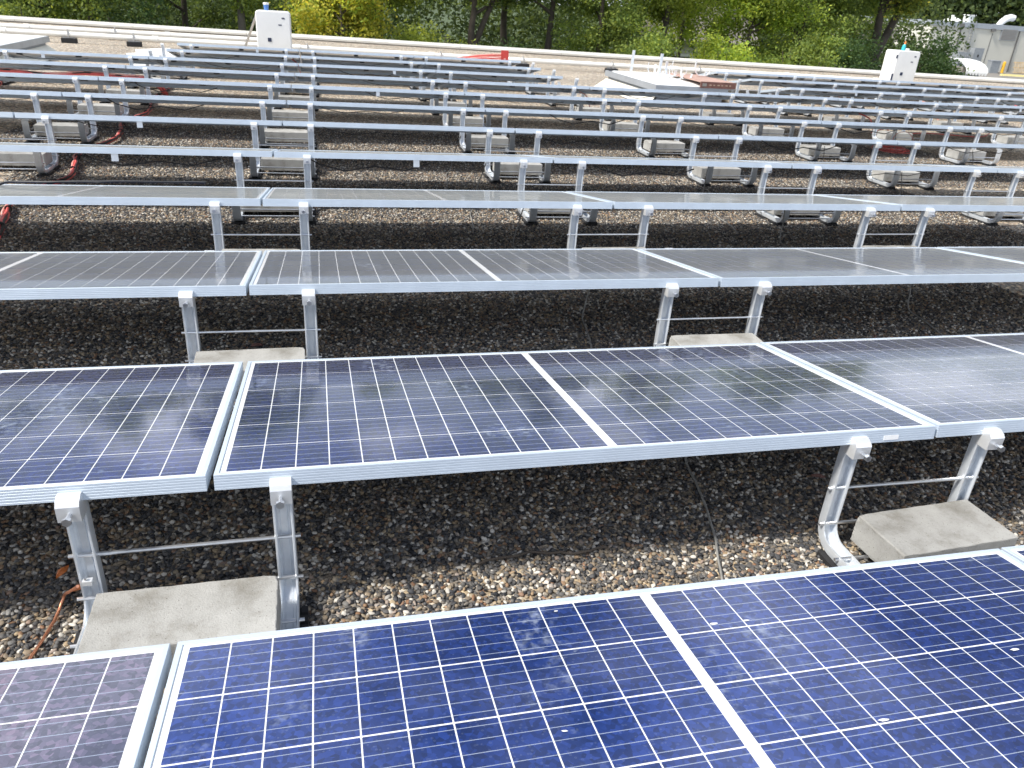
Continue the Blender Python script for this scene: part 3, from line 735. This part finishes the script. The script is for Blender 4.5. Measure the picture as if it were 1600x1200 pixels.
skylight(5.88, 7.22, 12.62, 15.2, .36, 'white topped skylight in the gap between the far rows, loaded with spare rails')

def on_skylight():
    t = empty('rust_board', (6.98, 13.15, .405), (0, 0, .0), 'rust red board with pale marks lying across the near right of the skylight', 'board')
    build(MB().box(-.30, .36, -.52, .95, 0, .012), 'board_face', M['rusttop'], t)
    build(MB().box(-.30, .36, -.55, -.521, -.085, .014), 'front_lip', M['rust'], t)
    for k in range(6): build(MB().box(-.14 + .075 * k, -.10 + .075 * k - (.012 if k % 2 else 0), -.5525, -.5505, -.045, -.028), 'print_mark', M['tan'], t)
    build(MB().box(-.27, -.19, -.5525, -.5505, -.06, -.01), 'print_patch', M['louver'], t)
    LZ = .36
    posts = [((5.98, 14.1), 0, 'upright spare aluminium post at the far left of the skylight'), ((6.28, 13.5), 0, 'second upright spare post standing on the skylight')]
    for (x, y), a, lab in posts:
        o = build(MB().prism([(-.02, -.02), (.02, -.02), (.02, -.014), (-.014, -.014), (-.014, .02), (-.02, .02)], 'z', 0, .40), 'spare_post', M['rail'], None, (x, y, LZ + .012), (.02, .03, a)); tag(o, lab, 'post', 'spare posts on the skylight')
    # short bent feet, curved like the mounts' low legs
    pth = [(0, .24), (.01, .16), (0, .09), (-.02, .05), (-.06, .022), (-.14, .018), (-.20, .03), (-.235, .06), (-.245, .12)]
    m = MB(); prof = [(-.024, -.006), (.024, -.006), (.024, .006), (-.024, .006)]; vs = []; fs = []
    for i, p in enumerate(pth):
        a = Vector(pth[max(i - 1, 0)]); b = Vector(pth[min(i + 1, len(pth) - 1)]); tt = (b - a).normalized(); nn = Vector((tt.y, -tt.x))
        vs += [(x, p[0] + nn.x * d, p[1] + nn.y * d) for x, d in prof]
    for i in range(len(pth) - 1):
        for k in range(4): fs.append((i * 4 + k, i * 4 + (k + 1) % 4, (i + 1) * 4 + (k + 1) % 4, (i + 1) * 4 + k))
    fs += [(0, 1, 2, 3), tuple(len(vs) - 4 + k for k in range(4))]
    SP = m.add(vs, fs).mesh('spare_bracket', M['clamp'], R(50))
    for k, (x, y, a, s, lab) in enumerate(((6.22, 13.55, 2.0, .9, 'curved spare bracket leaning at the left upright post'), (6.35, 13.2, 1.4, 1.0, 'curved spare bracket at the near left of the skylight'), (6.52, 13.75, .3, 1.1, 'tall curved spare bracket at the middle of the skylight'), (6.62, 13.3, 1.7, .9, 'curved spare bracket facing right in the middle of the skylight'), (6.75, 14.0, 1.2, 1.1, 'curved spare bracket behind the middle group on skylight'), (7.02, 13.6, 1.45, 1.15, 'curved spare bracket standing on the rust red board'), (6.40, 14.3, .9, .8, 'curved spare bracket at the back of the skylight'))):
        z = LZ + .012 if k != 5 else .42
        o = link('spare_bracket', SP, None, (x, y, z), (0, 0, a)); o.scale = (s, s, s); tag(o, lab, 'bracket', 'spare brackets on the skylight')
on_skylight()

def rounded(w, h, r, n=6):
    P = []
    for cx, cy, a0 in ((w / 2 - r, r, -90), (w / 2 - r, h - r, 0), (-w / 2 + r, h - r, 90), (-w / 2 + r, r, 180)):
        for k in range(n + 1):
            a = R(a0 + 90 * k / n); P.append((cx + r * math.cos(a), cy + r * math.sin(a)))
    return P
def cabinet(loc, rot, label, w=.66, h=.80, d=.40, side=False):
    t = empty('white_cabinet', loc, rot, label, 'cabinet')
    bm = bmesh.new()
    P = rounded(w, h, .06)
    f = bm.faces.new([bm.verts.new((x, 0, z)) for x, z in P])
    e = bmesh.ops.extrude_face_region(bm, geom=[f]); bmesh.ops.translate(bm, verts=[v for v in e['geom'] if isinstance(v, bmesh.types.BMVert)], vec=(0, d, 0))
    bmesh.ops.recalc_face_normals(bm, faces=bm.faces)
    ed = [x for x in bm.edges if len(x.link_faces) == 2 and x.calc_face_angle(0) > 1.2]
    bmesh.ops.bevel(bm, geom=ed, offset=.018, segments=3, affect='EDGES', profile=.5)
    for x in bm.faces: x.smooth = len(x.verts) == 4 and x.calc_area() < .02
    link('shell', bm_mesh(bm, 'shell', M['white']), t)
    for x in (-w / 2 + .12, w / 2 - .12): build(MB().box(x - .05, x + .05, .05, d - .05, -.14, .006), 'foot_rail', M['black'], t)
    build(MB().box(-.085 - .035, -.085 + .035, -.006, .004, .24, .31), 'display', M['navy'], t)
    g = MB()
    for k, (a, b) in enumerate(((0, .018), (.022, .036), (.040, .056))): g.box(.17 + a, .17 + b, -.004, .003, .665, .69 + .006 * (k % 2))
    build(g, 'logo', M['navy'], t)
    build(MB().box(.10, .165, -.004, .003, .545, .565), 'badge', M['navy'], t)
    if side:
        for z0, z1 in ((.08, .27), (.62, .70)): build(MB().box(-w / 2 - .006, -w / 2 + .02, -.004, .03, z0, z1), 'hinge', M['navy'], t)
        build(MB().prism([(.06, .08), (d - .03, .08), (d - .03, h - .05), (.06, h - .05)], 'x', -w / 2 - .008, -w / 2 + .004), 'side_panel', M['pvc'], t)
        build(MB().box(-w / 2 - .012, -w / 2, d - .10, d - .03, .02, .075), 'side_vent', M['elec'], t)
        build(MB().tube(wob([(-w / 2 - .03, .12, h * .75), (-w / 2 - .05, .14, h * .5), (-w / 2 - .06, .22, h * .28), (-w / 2 - .05, .36, .10), (-w / 2 - .02, .42, .02)], .003, 4), .011, 6), 'white_hose', M['pvc'], t, smooth=R(60))
    return t
cabinet((-.43, 17.3, .14), (R(0), 0, -.02), 'white rounded cabinet standing behind the left rows with a blue cup on top')
cabinet((14.55, 17.55, .14), (0, 0, .02), 'white cabinet turned to show its open left side, behind the right rows', d=.46, side=True)
def on_cabinets():
    t = empty('plastic_cup', (-.55, 17.5, .942), label='blue and white cup on top of the left cabinet', cat='cup')
    build(MB().tube([(0, 0, 0), (0, 0, .10)], [.042, .05], 14), 'cup_wall', M['blue'], t, smooth=R(40))
    build(MB().tube([(0, 0, .10), (0, 0, .135), (0, 0, .14)], [.056, .056, .04], 14), 'cup_lid', M['white'], t, smooth=R(40))
    t = empty('spray_bottle', (14.47, 17.72, .942), (0, .10, 0), label='teal bottle with orange cap on top of the right cabinet', cat='bottle')
    build(MB().tube([(0, 0, 0), (0, 0, .10), (0, 0, .135), (0, 0, .14)], [.045, .045, .026, .022], 14), 'bottle_body', M['teal'], t, smooth=R(40))
    build(MB().tube([(0, 0, .14), (0, 0, .20), (0, 0, .205)], [.022, .018, .01], 10), 'bottle_cap', M['orange'], t, smooth=R(40))
    o = link('white_plug', bm_mesh(bevelled(.09, .07, .05, .015, 2), 'white_plug', M['pvc']), None, (14.56, 17.68, .941)); tag(o, 'small white plug beside the teal bottle on the cabinet', 'plug')
    t = empty('support_brace', (-1.05, 17.9, .02), label='grey slanted brace leaning behind the left white cabinet', cat='brace')
    build(MB().tube([(-.10, .5, 0), (.27, .05, .80)], .024, 8), 'brace_tube', M['steel'], t, smooth=R(40)); build(MB().box(-.2, .0, .4, .6, 0.001, .02), 'base_plate', M['steel'], t)
    t = empty('red_board', (4.27, 17.1, 0), (0, 0, .05), 'small upright red board with red cables running into it from the left', 'board')
    build(MB().box(-.07, .09, 0, .03, .16, .47), 'board', M['redpaint'], t); build(MB().box(-.01, .03, -.004, .001, .22, .32), 'faded_patch', M['pink'], t)
    build(MB().prism([(-.16, 0), (.16, 0), (.07, .16), (-.07, .16)], 'y', -.08, .10), 'base', M['rubber'], t)
    b = MB()
    t = empty('red_cable_bundle', (4.2, 17.0, .2), label='fan of red cables slanting to the red board', cat='cable bundle')
    for k in range(7):
        build(MB().tube(wob([(-1.9 + .05 * k, .05 * k, -.16), (-1.1, .04 * k, -.06 + .014 * k), (-.5, .02 * k, .02 + .022 * k), (-.02, .02, .05 + .025 * k)], .012, 4), .011, 6), 'cable_strand', M['redpaint'] if k % 2 else M['pink'], t, smooth=R(60))
    for k, (x, y, z, a, lab) in enumerate(((-2.48, 15.35, .26, .25, 'pale tilted sheet at the left end of the eleventh row'), (-2.5, 16.25, .28, .25, 'pale sheet lying behind the other at the left end of the last row'))):
        o = link('loose_sheet', bm_mesh(bevelled(.62, .85, .025, .006, 1), 'loose_sheet', M['white']), None, (x, y, z), (R(9), R(-4), a)); tag(o, lab, 'sheet', 'loose pale sheets at the row ends')
        o.location.z = .10
on_cabinets()

# ------------------------------------------------------------------ trees
def leaf_cloud(centres, spread, per, size, rng, flat=.8):
    C = np.repeat(np.asarray(centres), per, 0); n = len(C)
    P = C + rng.normal(0, 1, (n, 3)) * np.asarray(spread)
    a = rng.normal(0, 1, (n, 3)); a[:, 2] *= flat; a /= np.linalg.norm(a, axis=1, keepdims=True)
    b = rng.normal(0, 1, (n, 3)); b -= a * (a * b).sum(1, keepdims=True); b /= np.linalg.norm(b, axis=1, keepdims=True)
    s = (size * rng.uniform(.6, 1.3, (n, 1)))
    V = np.stack([P - a * s, P + b * s * .55 - a * s * .1, P + a * s, P - b * s * .55 - a * s * .1], 1).reshape(-1, 3).astype(np.float32)
    return V
def leaf_mesh(V, name, m):
    n = len(V) // 4
    me = bpy.data.meshes.new(name); me.vertices.add(len(V)); me.vertices.foreach_set('co', V.ravel())
    me.loops.add(len(V)); me.loops.foreach_set('vertex_index', np.arange(len(V), dtype=np.int32))
    me.polygons.add(n); me.polygons.foreach_set('loop_start', np.arange(0, 4 * n, 4, dtype=np.int32))
    try: me.polygons.foreach_set('loop_total', np.full(n, 4, np.int32))
    except Exception: pass
    me.update(); me.validate(); me.materials.append(m); return me
def tree(x, y, h0, w, leaf, label, seed, trunk_r=.16, lean=(0, 0), low=2.2, bark='bark', dens=1.0, fork=False, leaf2=None, branches=7):
    rng = np.random.default_rng(seed); rnd = random.Random(seed)
    h = 4.9 + (h0 - 6.6) * .76 + rnd.uniform(-.9, 1.3); w *= rnd.uniform(.86, 1.02)
    t = empty('tree', (x, y, GZ), label=label, cat='tree', group='trees beyond the roof edge')
    n = 9; pts = []
    for i in range(n):
        k = i / (n - 1); pts.append((lean[0] * k + rnd.gauss(0, .07) * k, lean[1] * k + rnd.gauss(0, .07) * k, h * .86 * k))
    build(MB().tube(wob(pts, .02, 2), [trunk_r * (1 - .85 * i / (2 * (n - 1))) for i in range(2 * (n - 1) + 1)], 9), 'trunk', M[bark], t, smooth=R(60))
    ends = []
    if fork:
        q = [Vector(pts[3]), Vector(pts[3]) + Vector((.5, .1, 1.0)), Vector(pts[3]) + Vector((1.1, .2, 2.6)), Vector(pts[3]) + Vector((1.5, .1, 4.6))]
        build(MB().tube(wob(q, .02, 3), [trunk_r * .7 * (1 - .075 * i) for i in range(10)], 8), 'limb', M[bark], t, smooth=R(60)); ends += q[2:]
    for k in range(branches):
        z = low + (h * .8 - low) * (k + rnd.random()) / branches; a = rnd.uniform(0, 6.28); ln = w * rnd.uniform(.45, .95)
        base = Vector((lean[0] * z / h, lean[1] * z / h, z))
        q = [base, base + Vector((math.cos(a) * ln * .5, math.sin(a) * ln * .5, ln * .28)), base + Vector((math.cos(a) * ln, math.sin(a) * ln, ln * .45))]
        build(MB().tube(wob(q, .02, 3), [trunk_r * .38 * (1 - .12 * i) for i in range(7)], 6), 'limb', M[bark], t, smooth=R(60)); ends += [q[1] * .5 + q[2] * .5, q[2]]
    # clumps along the limbs and through an uneven crown
    nc = int(64 * dens); cs = []
    for k in range(nc):
        u = rng.normal(0, 1, 3); u /= np.linalg.norm(u); rr = rng.uniform(.35, 1.0) ** .6
        zc = (h + low) / 2 + .2
        cs.append((lean[0] * .6 + u[0] * w * rr, lean[1] * .6 + u[1] * w * rr, zc + u[2] * (h - low) / 2 * rr))
    cs += [tuple(e) for e in ends for _ in range(2)]
    V = leaf_cloud(cs, (.33, .33, .20), 230, .066, rng)
    link('crown', leaf_mesh(V, 'crown', LEAF[leaf]), t)
    if leaf2:
        idx = rng.choice(len(cs), max(4, len(cs) // 3), replace=False)
        link('leaf_spray', leaf_mesh(leaf_cloud([cs[i] for i in idx], (.36, .36, .26), 200, .064, rng), 'leaf_spray', LEAF[leaf2]), t)
    return t
def bush(x, y, z, w, h, leaf, label, seed, dens=1.0):
    rng = np.random.default_rng(seed); rnd = random.Random(seed)
    t = empty('bush', (x, y, GZ), label=label, cat='bush', group='bushes along the roof edge')
    cs = []
    for k in range(int(46 * dens)):
        u = rng.normal(0, 1, 3); u /= np.linalg.norm(u); rr = rng.uniform(.2, 1) ** .5
        cs.append((u[0] * w * rr, u[1] * w * .7 * rr, (z - GZ) * .5 + h * .5 + u[2] * rr * ((z - GZ) + h) * .5))
    for k in range(5):
        a = rnd.uniform(0, 6.28)
        build(MB().tube(wob([(0, 0, 0), (math.cos(a) * w * .3, math.sin(a) * w * .3, (h - GZ) * .4), (math.cos(a) * w * .6, math.sin(a) * w * .5, (h - GZ) * .8)], .03, 3), [.05, .045, .04, .035, .03, .02, .01], 6), 'stem', M['bark'], t)
    link('foliage', leaf_mesh(leaf_cloud(cs, (.30, .28, .22), 300, .060, rng), 'foliage', LEAF[leaf]), t)
def trees():
    T = [(-16.5, 35, 11.5, 3.2, 'mid', 'green tree at the far left beyond the roof', {}),
         (-12.6, 33, 12.5, 3.0, 'dark', 'dark green tree in the top left corner', {}),
         (-9.6, 35.5, 13, 3.0, 'dark', 'dark tree with thick trunk left of the light green one', {}),
         (-7.2, 32.5, 11, 2.3, 'mid', 'lighter green tree above the left skylight', {'leaf2': 'olive'}),
         (-4.6, 36, 13.5, 2.6, 'dark', 'dark green tree between the left skylight and the left cabinet', {'low': 1.2}),
         (-2.2, 33, 12.5, 2.0, 'mid', 'tree with pale grey trunk just left of the left cabinet', {'bark': 'barkpale', 'trunk_r': .2, 'low': 3.7, 'leaf2': 'olive'}),
         (1.4, 31.5, 6.6, 1.7, 'yellow', 'small autumn yellow tree right of the left cabinet', {'low': 1.9, 'trunk_r': .1, 'dens': .5, 'leaf2': 'lime', 'branches': 9}),
         (3.1, 35, 12, 2.4, 'olive', 'olive tree with dark trunk right of the yellow one', {'trunk_r': .2, 'low': 3.9}),
         (6.6, 33.5, 12.8, 2.5, 'mid', 'light green tree with forked trunk above the red board', {'fork': True, 'trunk_r': .22, 'leaf2': 'olive', 'low': 3.8}),
         (8.6, 36.5, 13, 2.1, 'dark', 'dark trunked tree in the gap right of the red board', {'trunk_r': .24, 'low': 4.6, 'dens': .8}),
         (10.0, 34, 12, 1.8, 'dark', 'slim dark tree with bare trunk left of the middle skylight', {'trunk_r': .2, 'low': 4.2, 'dens': .8}),
         (11.9, 33, 10.5, 2.0, 'mid', 'green tree directly behind the middle skylight posts', {'low': 1.6}),
         (14.7, 33, 13.5, 2.3, 'olive', 'tall straight trunked tree behind the middle skylight', {'trunk_r': .19, 'low': 4.0}),
         (16.9, 36, 12.5, 2.6, 'lime', 'bright yellow green tree right of the middle skylight', {}),
         (18.2, 33, 11.8, 2.1, 'lime', 'yellow green tree with a dark leaning trunk', {'lean': (.9, .2), 'trunk_r': .15, 'low': 3.2}),
         (20.9, 32.5, 12.5, 2.4, 'mid', 'dense green tree left of the right cabinet', {'low': 1.4, 'dens': 1.3, 'leaf2': 'lime'}),
         (23.3, 34.5, 13.2, 2.4, 'mid', 'broad green tree just behind the right cabinet', {'low': 1.4, 'dens': 1.3}),
         (24.9, 33, 13, 1.8, 'mid', 'thick trunked tree above the right cabinet with yellowing top', {'trunk_r': .34, 'low': 5.2, 'fork': True, 'leaf2': 'yellow'}),
         ]
    for k, (x, y, h, w, leaf, lab, kw) in enumerate(T): tree(x, y, h, w, leaf, lab, 100 + k, **kw)
    B = [(-13.5, 30.5, -.6, 1.8, 1.0, 'bottle', 'dark bush at the left end of the parapet'), (-9.0, 30.8, -.6, 1.9, 1.1, 'mid', 'green bush behind the parapet above the left pipes'), (-5.4, 31, -.4, 1.6, .9, 'bottle', 'dark bush behind the parapet left of the left cabinet'),
         (.2, 33.5, -.4, 1.6, 1.2, 'bottle', 'dark bush behind the left white cabinet'), (4.6, 31, -.4, 1.7, .9, 'olive', 'olive bush behind the parapet mid left'), (7.8, 30.5, -.6, 1.3, .5, 'bottle', 'low dark bush above the red board'),
         (13.2, 30.5, -.4, 1.6, 1.0, 'mid', 'green bush behind the parapet by the middle skylight'), (16.4, 30.5, -.3, 1.7, 1.0, 'lime', 'yellow green bush behind the parapet right of the skylight'), (19.6, 30, -.3, 1.7, 1.3, 'mid', 'green bush behind the parapet left of the right cabinet'),
         (22.4, 30, -.2, 1.7, 1.2, 'bottle', 'dark green bush directly behind the right cabinet'), (25.7, 30.2, .25, 1.3, .95, 'bottle', 'dark rounded bush right of the right cabinet'), (27.0, 30.4, -.5, .7, .45, 'dark', 'small dark bush beside the white awning')]
    for k, (x, y, z, w, h, leaf, lab) in enumerate(B): bush(x, y, z, w, h, leaf, lab, 300 + k, 1.9 if x > 25 else 1.0)
    # the wood behind reads as one mass
    rng = np.random.default_rng(5); cs = []
    for k in range(900):
        x = rng.uniform(-45, 44); y = rng.uniform(44, 58) + max(0, x - 20) * .2; cs.append((x, y, rng.uniform(GZ, 3.6 + 1.4 * math.sin(x * .35) + 1.0 * math.sin(x * .9 + 1))))
    V = leaf_cloud(cs, (1.0, 1.0, .8), 150, .15, rng)
    o = link('far_wood', leaf_mesh(V, 'far_wood', LEAF['deep'])); tag(o, 'mass of green wood behind the nearer trees', 'wood', kind='stuff')
    cs = [(rng.uniform(84, 170), rng.uniform(122, 140), rng.uniform(GZ, 12)) for k in range(1500)]
    o = link('far_wood', leaf_mesh(leaf_cloud(cs, (1.8, 1.8, 1.4), 50, .5, rng), 'far_wood', LEAF['deep'])); tag(o, 'dark wood behind the long grey building', 'wood', kind='stuff')
trees()

# ------------------------------------------------------------------ buildings and yard on the right
def yard():
    t = empty('industrial_building', (0, 97, GZ), (0, 0, -.01), 'long grey windowless industrial building at the right edge', 'building')
    xa, xb, top = 80.5, 135, 2.35 - GZ
    step = 9.6; x = xa; k = 0
    for (a, b) in ((80.5, 85.0), (85.05, 94.45), (94.5, 104.5), (104.55, 114), (114.05, 124), (124.05, 135)):
        build(MB().box(a, b, 1.0, 24, 0, top), 'wall_panel', M['panelwall'], t)
    build(MB().box(xa - .1, xb, .85, 24.2, top - .5, top + .12), 'roof_edge', M['capgrey'], t)
    for x in (85.02, 94.47): build(MB().tube([(x, .93, 0), (x, .93, top - .5)], .09, 6), 'drain_pipe', M['seam'], t)
    build(MB().box(90.2, 90.26, .96, 1.02, 0, top - 1.0), 'joint', M['seam'], t)
    lv = build(MB().box(91.5, 94.1, .9, 1.02, 4.0, 5.45), 'vent', M['capgrey'], t)
    for s in range(8): build(MB().box(91.6, 94.0, .82, .93, 4.1 + .165 * s, 4.2 + .165 * s), 'louver_slat', M['louver'], lv)
    for x, z in ((84.9, 5.35), (90.1, 5.0)): build(MB().prism([(.6, z), (1.0, z), (1.0, z + .35), (.75, z + .35)], 'x', x - .3, x + .3), 'wall_lamp', M['seam'], t)
    ld = build(MB().tube([(86.4, .8, 1.5), (86.4, .8, top + .3)], .06, 5).tube([(87.0, .8, 1.5), (87.0, .8, top + .3)], .06, 5), 'ladder', M['elec'], t)
    for s in range(12): build(MB().tube([(86.4, .8, 1.7 + .36 * s), (87.0, .8, 1.7 + .36 * s)], .03, 4), 'rung', M['elec'], ld)
    o = empty('roof_dome', (86.6, 101, 2.35 + .12), label='white dome vent on the grey building roof', cat='vent')
    build(MB().tube([(0, 0, 0), (0, 0, .2), (0, 0, .5), (0, 0, .6)], [1.25, 1.15, .6, .1], 20), 'dome', M['white'], o, smooth=R(60)); build(MB().tube([(-.1, 0, .5), (-.1, 0, .8)], .2, 10), 'dome_cap', M['white'], o)
    o = empty('roof_box', (89.2, 101, 2.35 + .12), label='small white square box beside the dome on the roof', cat='vent'); build(MB().box(-.5, .5, -.5, .5, 0, .9), 'box_body', M['white'], o); build(MB().box(-.6, .6, -.6, .6, .9, 1.0), 'box_lid', M['white'], o)
    o = empty('roof_duct', (95.4, 101, 2.35 + .1), label='white bent duct rising from the grey building roof at right', cat='duct'); build(MB().tube([(-1.1, 0, -.2), (-.7, 0, .35), (-.1, 0, .85), (.6, 0, 1.05), (1.2, 0, 1.0)], [.38, .42, .45, .45, .4], 12), 'duct_pipe', M['white'], o, smooth=R(60)); build(MB().box(-1.5, -.7, -.4, .4, -.1, .1), 'duct_base', M['capgrey'], o)
    o = empty('switch_cabinet', (86.9, 95.2, GZ), label='tall grey electrical cabinet with a black dot by the grey wall', cat='electrical cabinet'); build(MB().box(-.75, .75, -.4, .4, 1.0, 2.9), 'cabinet_body', M['elec'], o); build(MB().box(-.12, .12, -.43, -.39, 1.8, 2.1), 'handle', M['black'], o)
    for sx in (-.6, .6): build(MB().box(sx - .08, sx + .08, -.1, .1, 0, 1.0), 'leg', M['elec'], o)
    o = empty('transformer', (84.6, 95.2, GZ), label='squat grey transformer box half hidden by the bush', cat='transformer'); build(MB().box(-1, 1, -.6, .6, .1, 2.3), 'body', M['elec'], o)
    for s in range(6): build(MB().box(-.9 + .32 * s, -.8 + .32 * s, -.75, -.6, .5, 2.0), 'fin', M['elec'], o)
    o = empty('utility_box', (88.6, 93.5, GZ), label='low grey box between the awning and the yellow bollard', cat='utility box'); build(MB().box(-.7, .7, -.4, .4, 0.02, 1.5), 'body', M['elec'], o); build(MB().box(-.76, .76, -.46, .46, 1.5, 1.58), 'lid', M['capgrey'], o)
    o = empty('bollard', (90.0, 93.2, GZ), label='orange yellow bollard in front of the grey building', cat='bollard'); build(MB().tube([(0, 0, 0), (0, 0, 1.4), (0, 0, 1.52)], [.2, .2, .08], 12), 'post', M['yellow'], o, smooth=R(40)); build(MB().box(-.35, .35, -.35, .35, 0.02, .1), 'base', M['asphalt'], o)
    o = build(MB().prism([(-.2, 0.02), (.2, 0.02), (.12, .25), (-.12, .25)], 'x', -1.9, 1.9), 'parking_kerb', M['paleyellow'], None, (87.5, 88.5, GZ), (0, 0, -.05)); tag(o, 'pale yellow concrete wheel stop on the yard', 'wheel stop')
    o = empty('wood_pallet', (95.3, 95.6, GZ + .05), (R(-16), 0, .02), 'wooden pallet leaning against the grey wall at right', 'pallet')
    for s in range(7): build(MB().box(-1.0 + .3 * s, -.84 + .3 * s, -.03, .0, 0, 1.5), 'plank', M['wood'], o)
    for z in (.05, .7, 1.35): build(MB().box(-1.02, .98, 0.002, .16, z, z + .12), 'runner', M['wood'], o)
    # rounded white awning over a grey booth
    o = empty('awning_booth', (64.2, 70, GZ), (0, 0, -.1), 'grey booth under a rounded white scalloped awning', 'booth'); o.scale = (.62, .8, .85)
    build(MB().box(-1.6, 1.5, .2, 3, 0, 1.9), 'booth_wall', M['louver'], o); build(MB().box(-1.5, 1.45, .05, .19, 0, 1.3), 'counter', M['elec'], o)
    pr = [(3.1, 2.75), (1.2, 2.6), (.0, 2.3), (-.7, 1.95), (-.95, 1.6), (-.95, 1.35), (-.9, 1.35), (-.88, 1.6), (-.64, 1.9), (.04, 2.24), (1.22, 2.52), (3.1, 2.67)]
    build(MB().prism(pr, 'x', -1.9, 1.9), 'awning', M['white'], o, smooth=R(50))
    for s in range(7): build(MB().prism([(-1.85 + .54 * s, 1.35), (-1.4 + .54 * s, 1.35), (-1.48 + .54 * s, 1.18), (-1.62 + .54 * s, 1.12), (-1.77 + .54 * s, 1.18)], 'y', -.945, -.91), 'scallop', M['white'], o)
    for sx in (-1.75, 1.75): build(MB().tube([(sx, -.85, 0), (sx, -.85, 1.5)], .04, 6), 'post', M['steel'], o)
    def house(x, y, w, d, h, label, rz):
        t = empty('house', (x, y, GZ), (0, 0, rz), label, 'house'); build(MB().box(-w / 2, w / 2, 0, d, 0, h), 'wall', M['palewall'], t)
        build(MB().prism([(-.4, h + .004), (d + .4, h + .004), (d / 2, h + d * .3)], 'x', -w / 2 - .3, w / 2 + .3), 'roof', M['roofgrey'], t)
        for wx in (-w * .28, w * .05, w * .32):
            f = build(MB().box(wx - .65, wx + .65, -.06, .02, h * .35, h * .8), 'window', M['white'], t); build(MB().box(wx - .55, wx + .55, -.075, -.055, h * .39, h * .76), 'pane', M['glassdark'], f)
    house(21.5, 42.5, 5, 6, 3.4, 'pale house with grey roof glimpsed through trees at centre', -.2)
    house(44.9, 60, 3.0, 5, 3.7, 'pale house glimpsed between the thick trunk and the grey building', -.4)
    t = empty('van', (39.5, 52, GZ), (0, 0, -.3), 'white van glimpsed behind the thick trunked tree', 'van')
    build(MB().prism([(-2.6, .4), (2.5, .4), (2.55, 1.3), (1.7, 1.5), (1.2, 2.3), (-2.6, 2.35)], 'y', -1, 1), 'body', M['white'], t)
    for sx in (-1.6, 1.6):
        for sy in (-.95, .95): build(MB().tube([(sx, sy - .12, .36), (sx, sy + .12, .36)], .36, 14), 'wheel', M['rubber'], t)
    build(MB().box(-.2, 1.1, -1.02, -.995, 1.5, 2.1), 'side_window', M['glassdark'], t)
yard()
bpy.context.view_layer.update()
